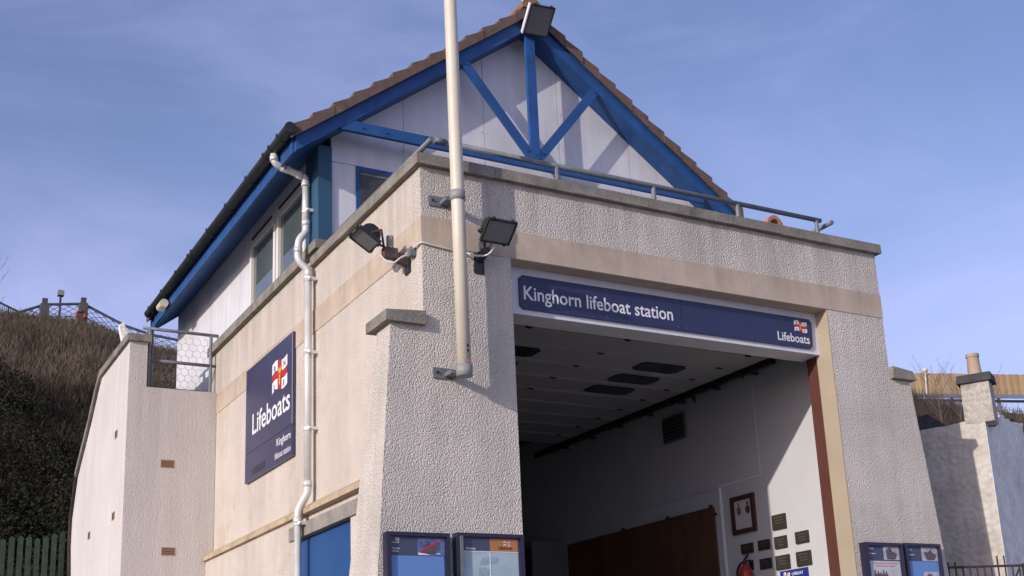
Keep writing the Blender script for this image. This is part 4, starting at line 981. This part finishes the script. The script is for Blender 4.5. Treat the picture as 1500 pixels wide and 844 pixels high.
# iron railing in front of the outhouse
IRR = thing('iron_railing', 'rusty upright bar railing between the station and the outhouse', 'railing', (6, .4, .8))
ra = onray(48.7, .094, 12.4); rb = onray(52.2, .091, 12.9)
obj('top_rail', T([ra, rb], .012, 6), IRON, IRR)
for k in range(13):
    p = ra.lerp(rb, k/12); e = .10 if k in (8, 9) else .01
    if k in (0, 1, 2): e = .05
    obj('railing_bar', T([p+V((0, 0, e)), p+V((0, 0, -1.2))], .009, 6), IRON, IRR)
obj('brace_bar', T([ra.lerp(rb, .72)+V((0, 0, -.3)), ra.lerp(rb, .92)+V((0, 0, -.02))], .010, 6), IRON, IRR)
obj('end_post', B(rb.x-.03, rb.x+.03, rb.y-.03, rb.y+.03, rb.z-1.3, rb.z+.02), GREENB, IRR)

# timber fence on the embankment
TF = thing('timber_fence', 'long fence of pale upright boards on the skyline at right', 'fence', (32, 24, 13))
ea = onray(48.4, 0, 50); eb = onray(53.3, 0, 52.9); e0 = ea+(ea-eb)*.9; e1 = eb+(eb-ea)*1.3; zf1 = 1.6+.254*50; zf0 = zf1-.98
e0.z = 0; e1.z = 0
L_ = (e1-e0).length; n = int(L_/.155); dd = (e1-e0).normalized(); nn = V((dd.y, -dd.x, 0))
# top edge follows the view of a level fence: keep it level
rd = random.Random(3); meshes = []
for k in range(6):
    me = bpy.data.meshes.new('fence_board'); bm = box(NB(), 0, .148, -.012, .012, 0, zf1-zf0+rd.uniform(-.015, .015)); bm.to_mesh(me); bm.free(); me.materials.append(TIMB); meshes.append(me)
TIMBS = [TIMB, mat('pale_timber_darker', (.36, .25, .14), .85, var=.18, vs=6, streak=.3), mat('pale_timber_yellower', (.46, .33, .17), .85, var=.18, vs=6, streak=.3)]
for k, me in enumerate(meshes): me.materials[0] = TIMBS[k % 3]
ang = math.atan2(dd.y, dd.x)
def fence_z(k):
    t = k/n; az = 44+14*t
    return 1.6+50*(.2365+(53.3-az)*.0)     # level bank
for k in range(n):
    o = bpy.data.objects.new('fence_board', meshes[rd.randrange(6)]); COL.objects.link(o); o.parent = TF
    p = e0+dd*(k*.155); o.location = V((p.x, p.y, zf0-.05))-TF.location; o.rotation_euler = (rd.uniform(-.01, .01), 0, ang)
for z in (.15, .6):
    a = e0-nn*.06; b = e1-nn*.06; obj('fence_rail', T([(a.x, a.y, zf0+z), (b.x, b.y, zf0+z)], .03, 4), TIMB, TF)
CB = thing('crash_barrier', 'long blue grey steel rail running just below the timber fence', 'barrier', (32, 23, 12))
for zz, w_ in ((-.14, .075), (-.34, .05)):  # lower black strip stands for the dark gap under the rail
    a = e0+nn*.4; b = e1+nn*.4; bm = NB(); orient_box(bm, (a.x, a.y, 0), dd, nn, L_, .06, zf0+zz-w_, zf0+zz+w_); obj('rail', bm, BEAM if zz > -.2 else BLACK, CB)
for k in range(9):
    p = e0.lerp(e1, k/8)+nn*.35; obj('rail_post', B(p.x-.05, p.x+.05, p.y-.05, p.y+.05, zf0-2, zf0-.1), BEAM, CB)
p = onray(49.15, .2535, 50.3); tag(obj('round_lamp', NB(), POLE), 'small round white lamp head showing over the timber fence', 'lamp')
ol = bpy.data.objects['round_lamp']; bm = NB(); bmesh.ops.create_icosphere(bm, subdivisions=2, radius=.13, matrix=Matrix.Translation(p)); tube(bm, [p+V((0, .1, -1.5)), p], .04, 6); bm.to_mesh(ol.data); bm.free()
# bare hedge below the barrier and bushes in front
rg = np.random.default_rng(21)
def hedge_sample(rg):
    t = rg.uniform(0, 1); d = rg.uniform(34, 49.3); a = math.radians(46+9*t); x = -3.77+math.sin(a)*d; y = -8+math.cos(a)*d
    return (x, y, min(terrain(x, y), 1.6+.225*d))
TWIG = vmat('bare_twigs', (.035, .026, .022), (.07, .052, .045), (.11, .085, .07), 2)
o = blades('bare_scrub', TWIG, 40000, hedge_sample, seed=8, h=(.4, 1.0), w=.012, lean=.5); o['kind'] = 'stuff'
for k, (az, d, h) in enumerate(((49.6, 40, .9), (50.4, 41, .8), (51.9, 40, .5))):
    q = onray(az, .205, d); bare_tree('bare_bush', ('bare twiggy bush left of the chimney in front of the timber fence', 'bare twiggy bush close against the chimney, before the timber fence', 'bare twiggy bush right of the chimney under the fence')[k], q.x, q.y, q.z-.2, h+.9, 80+k, BARK, .34, nb=34, r=.014)
print('objects', len(bpy.data.objects), 'tris', sum(len(o.data.polygons) for o in bpy.data.objects if o.type == 'MESH'))
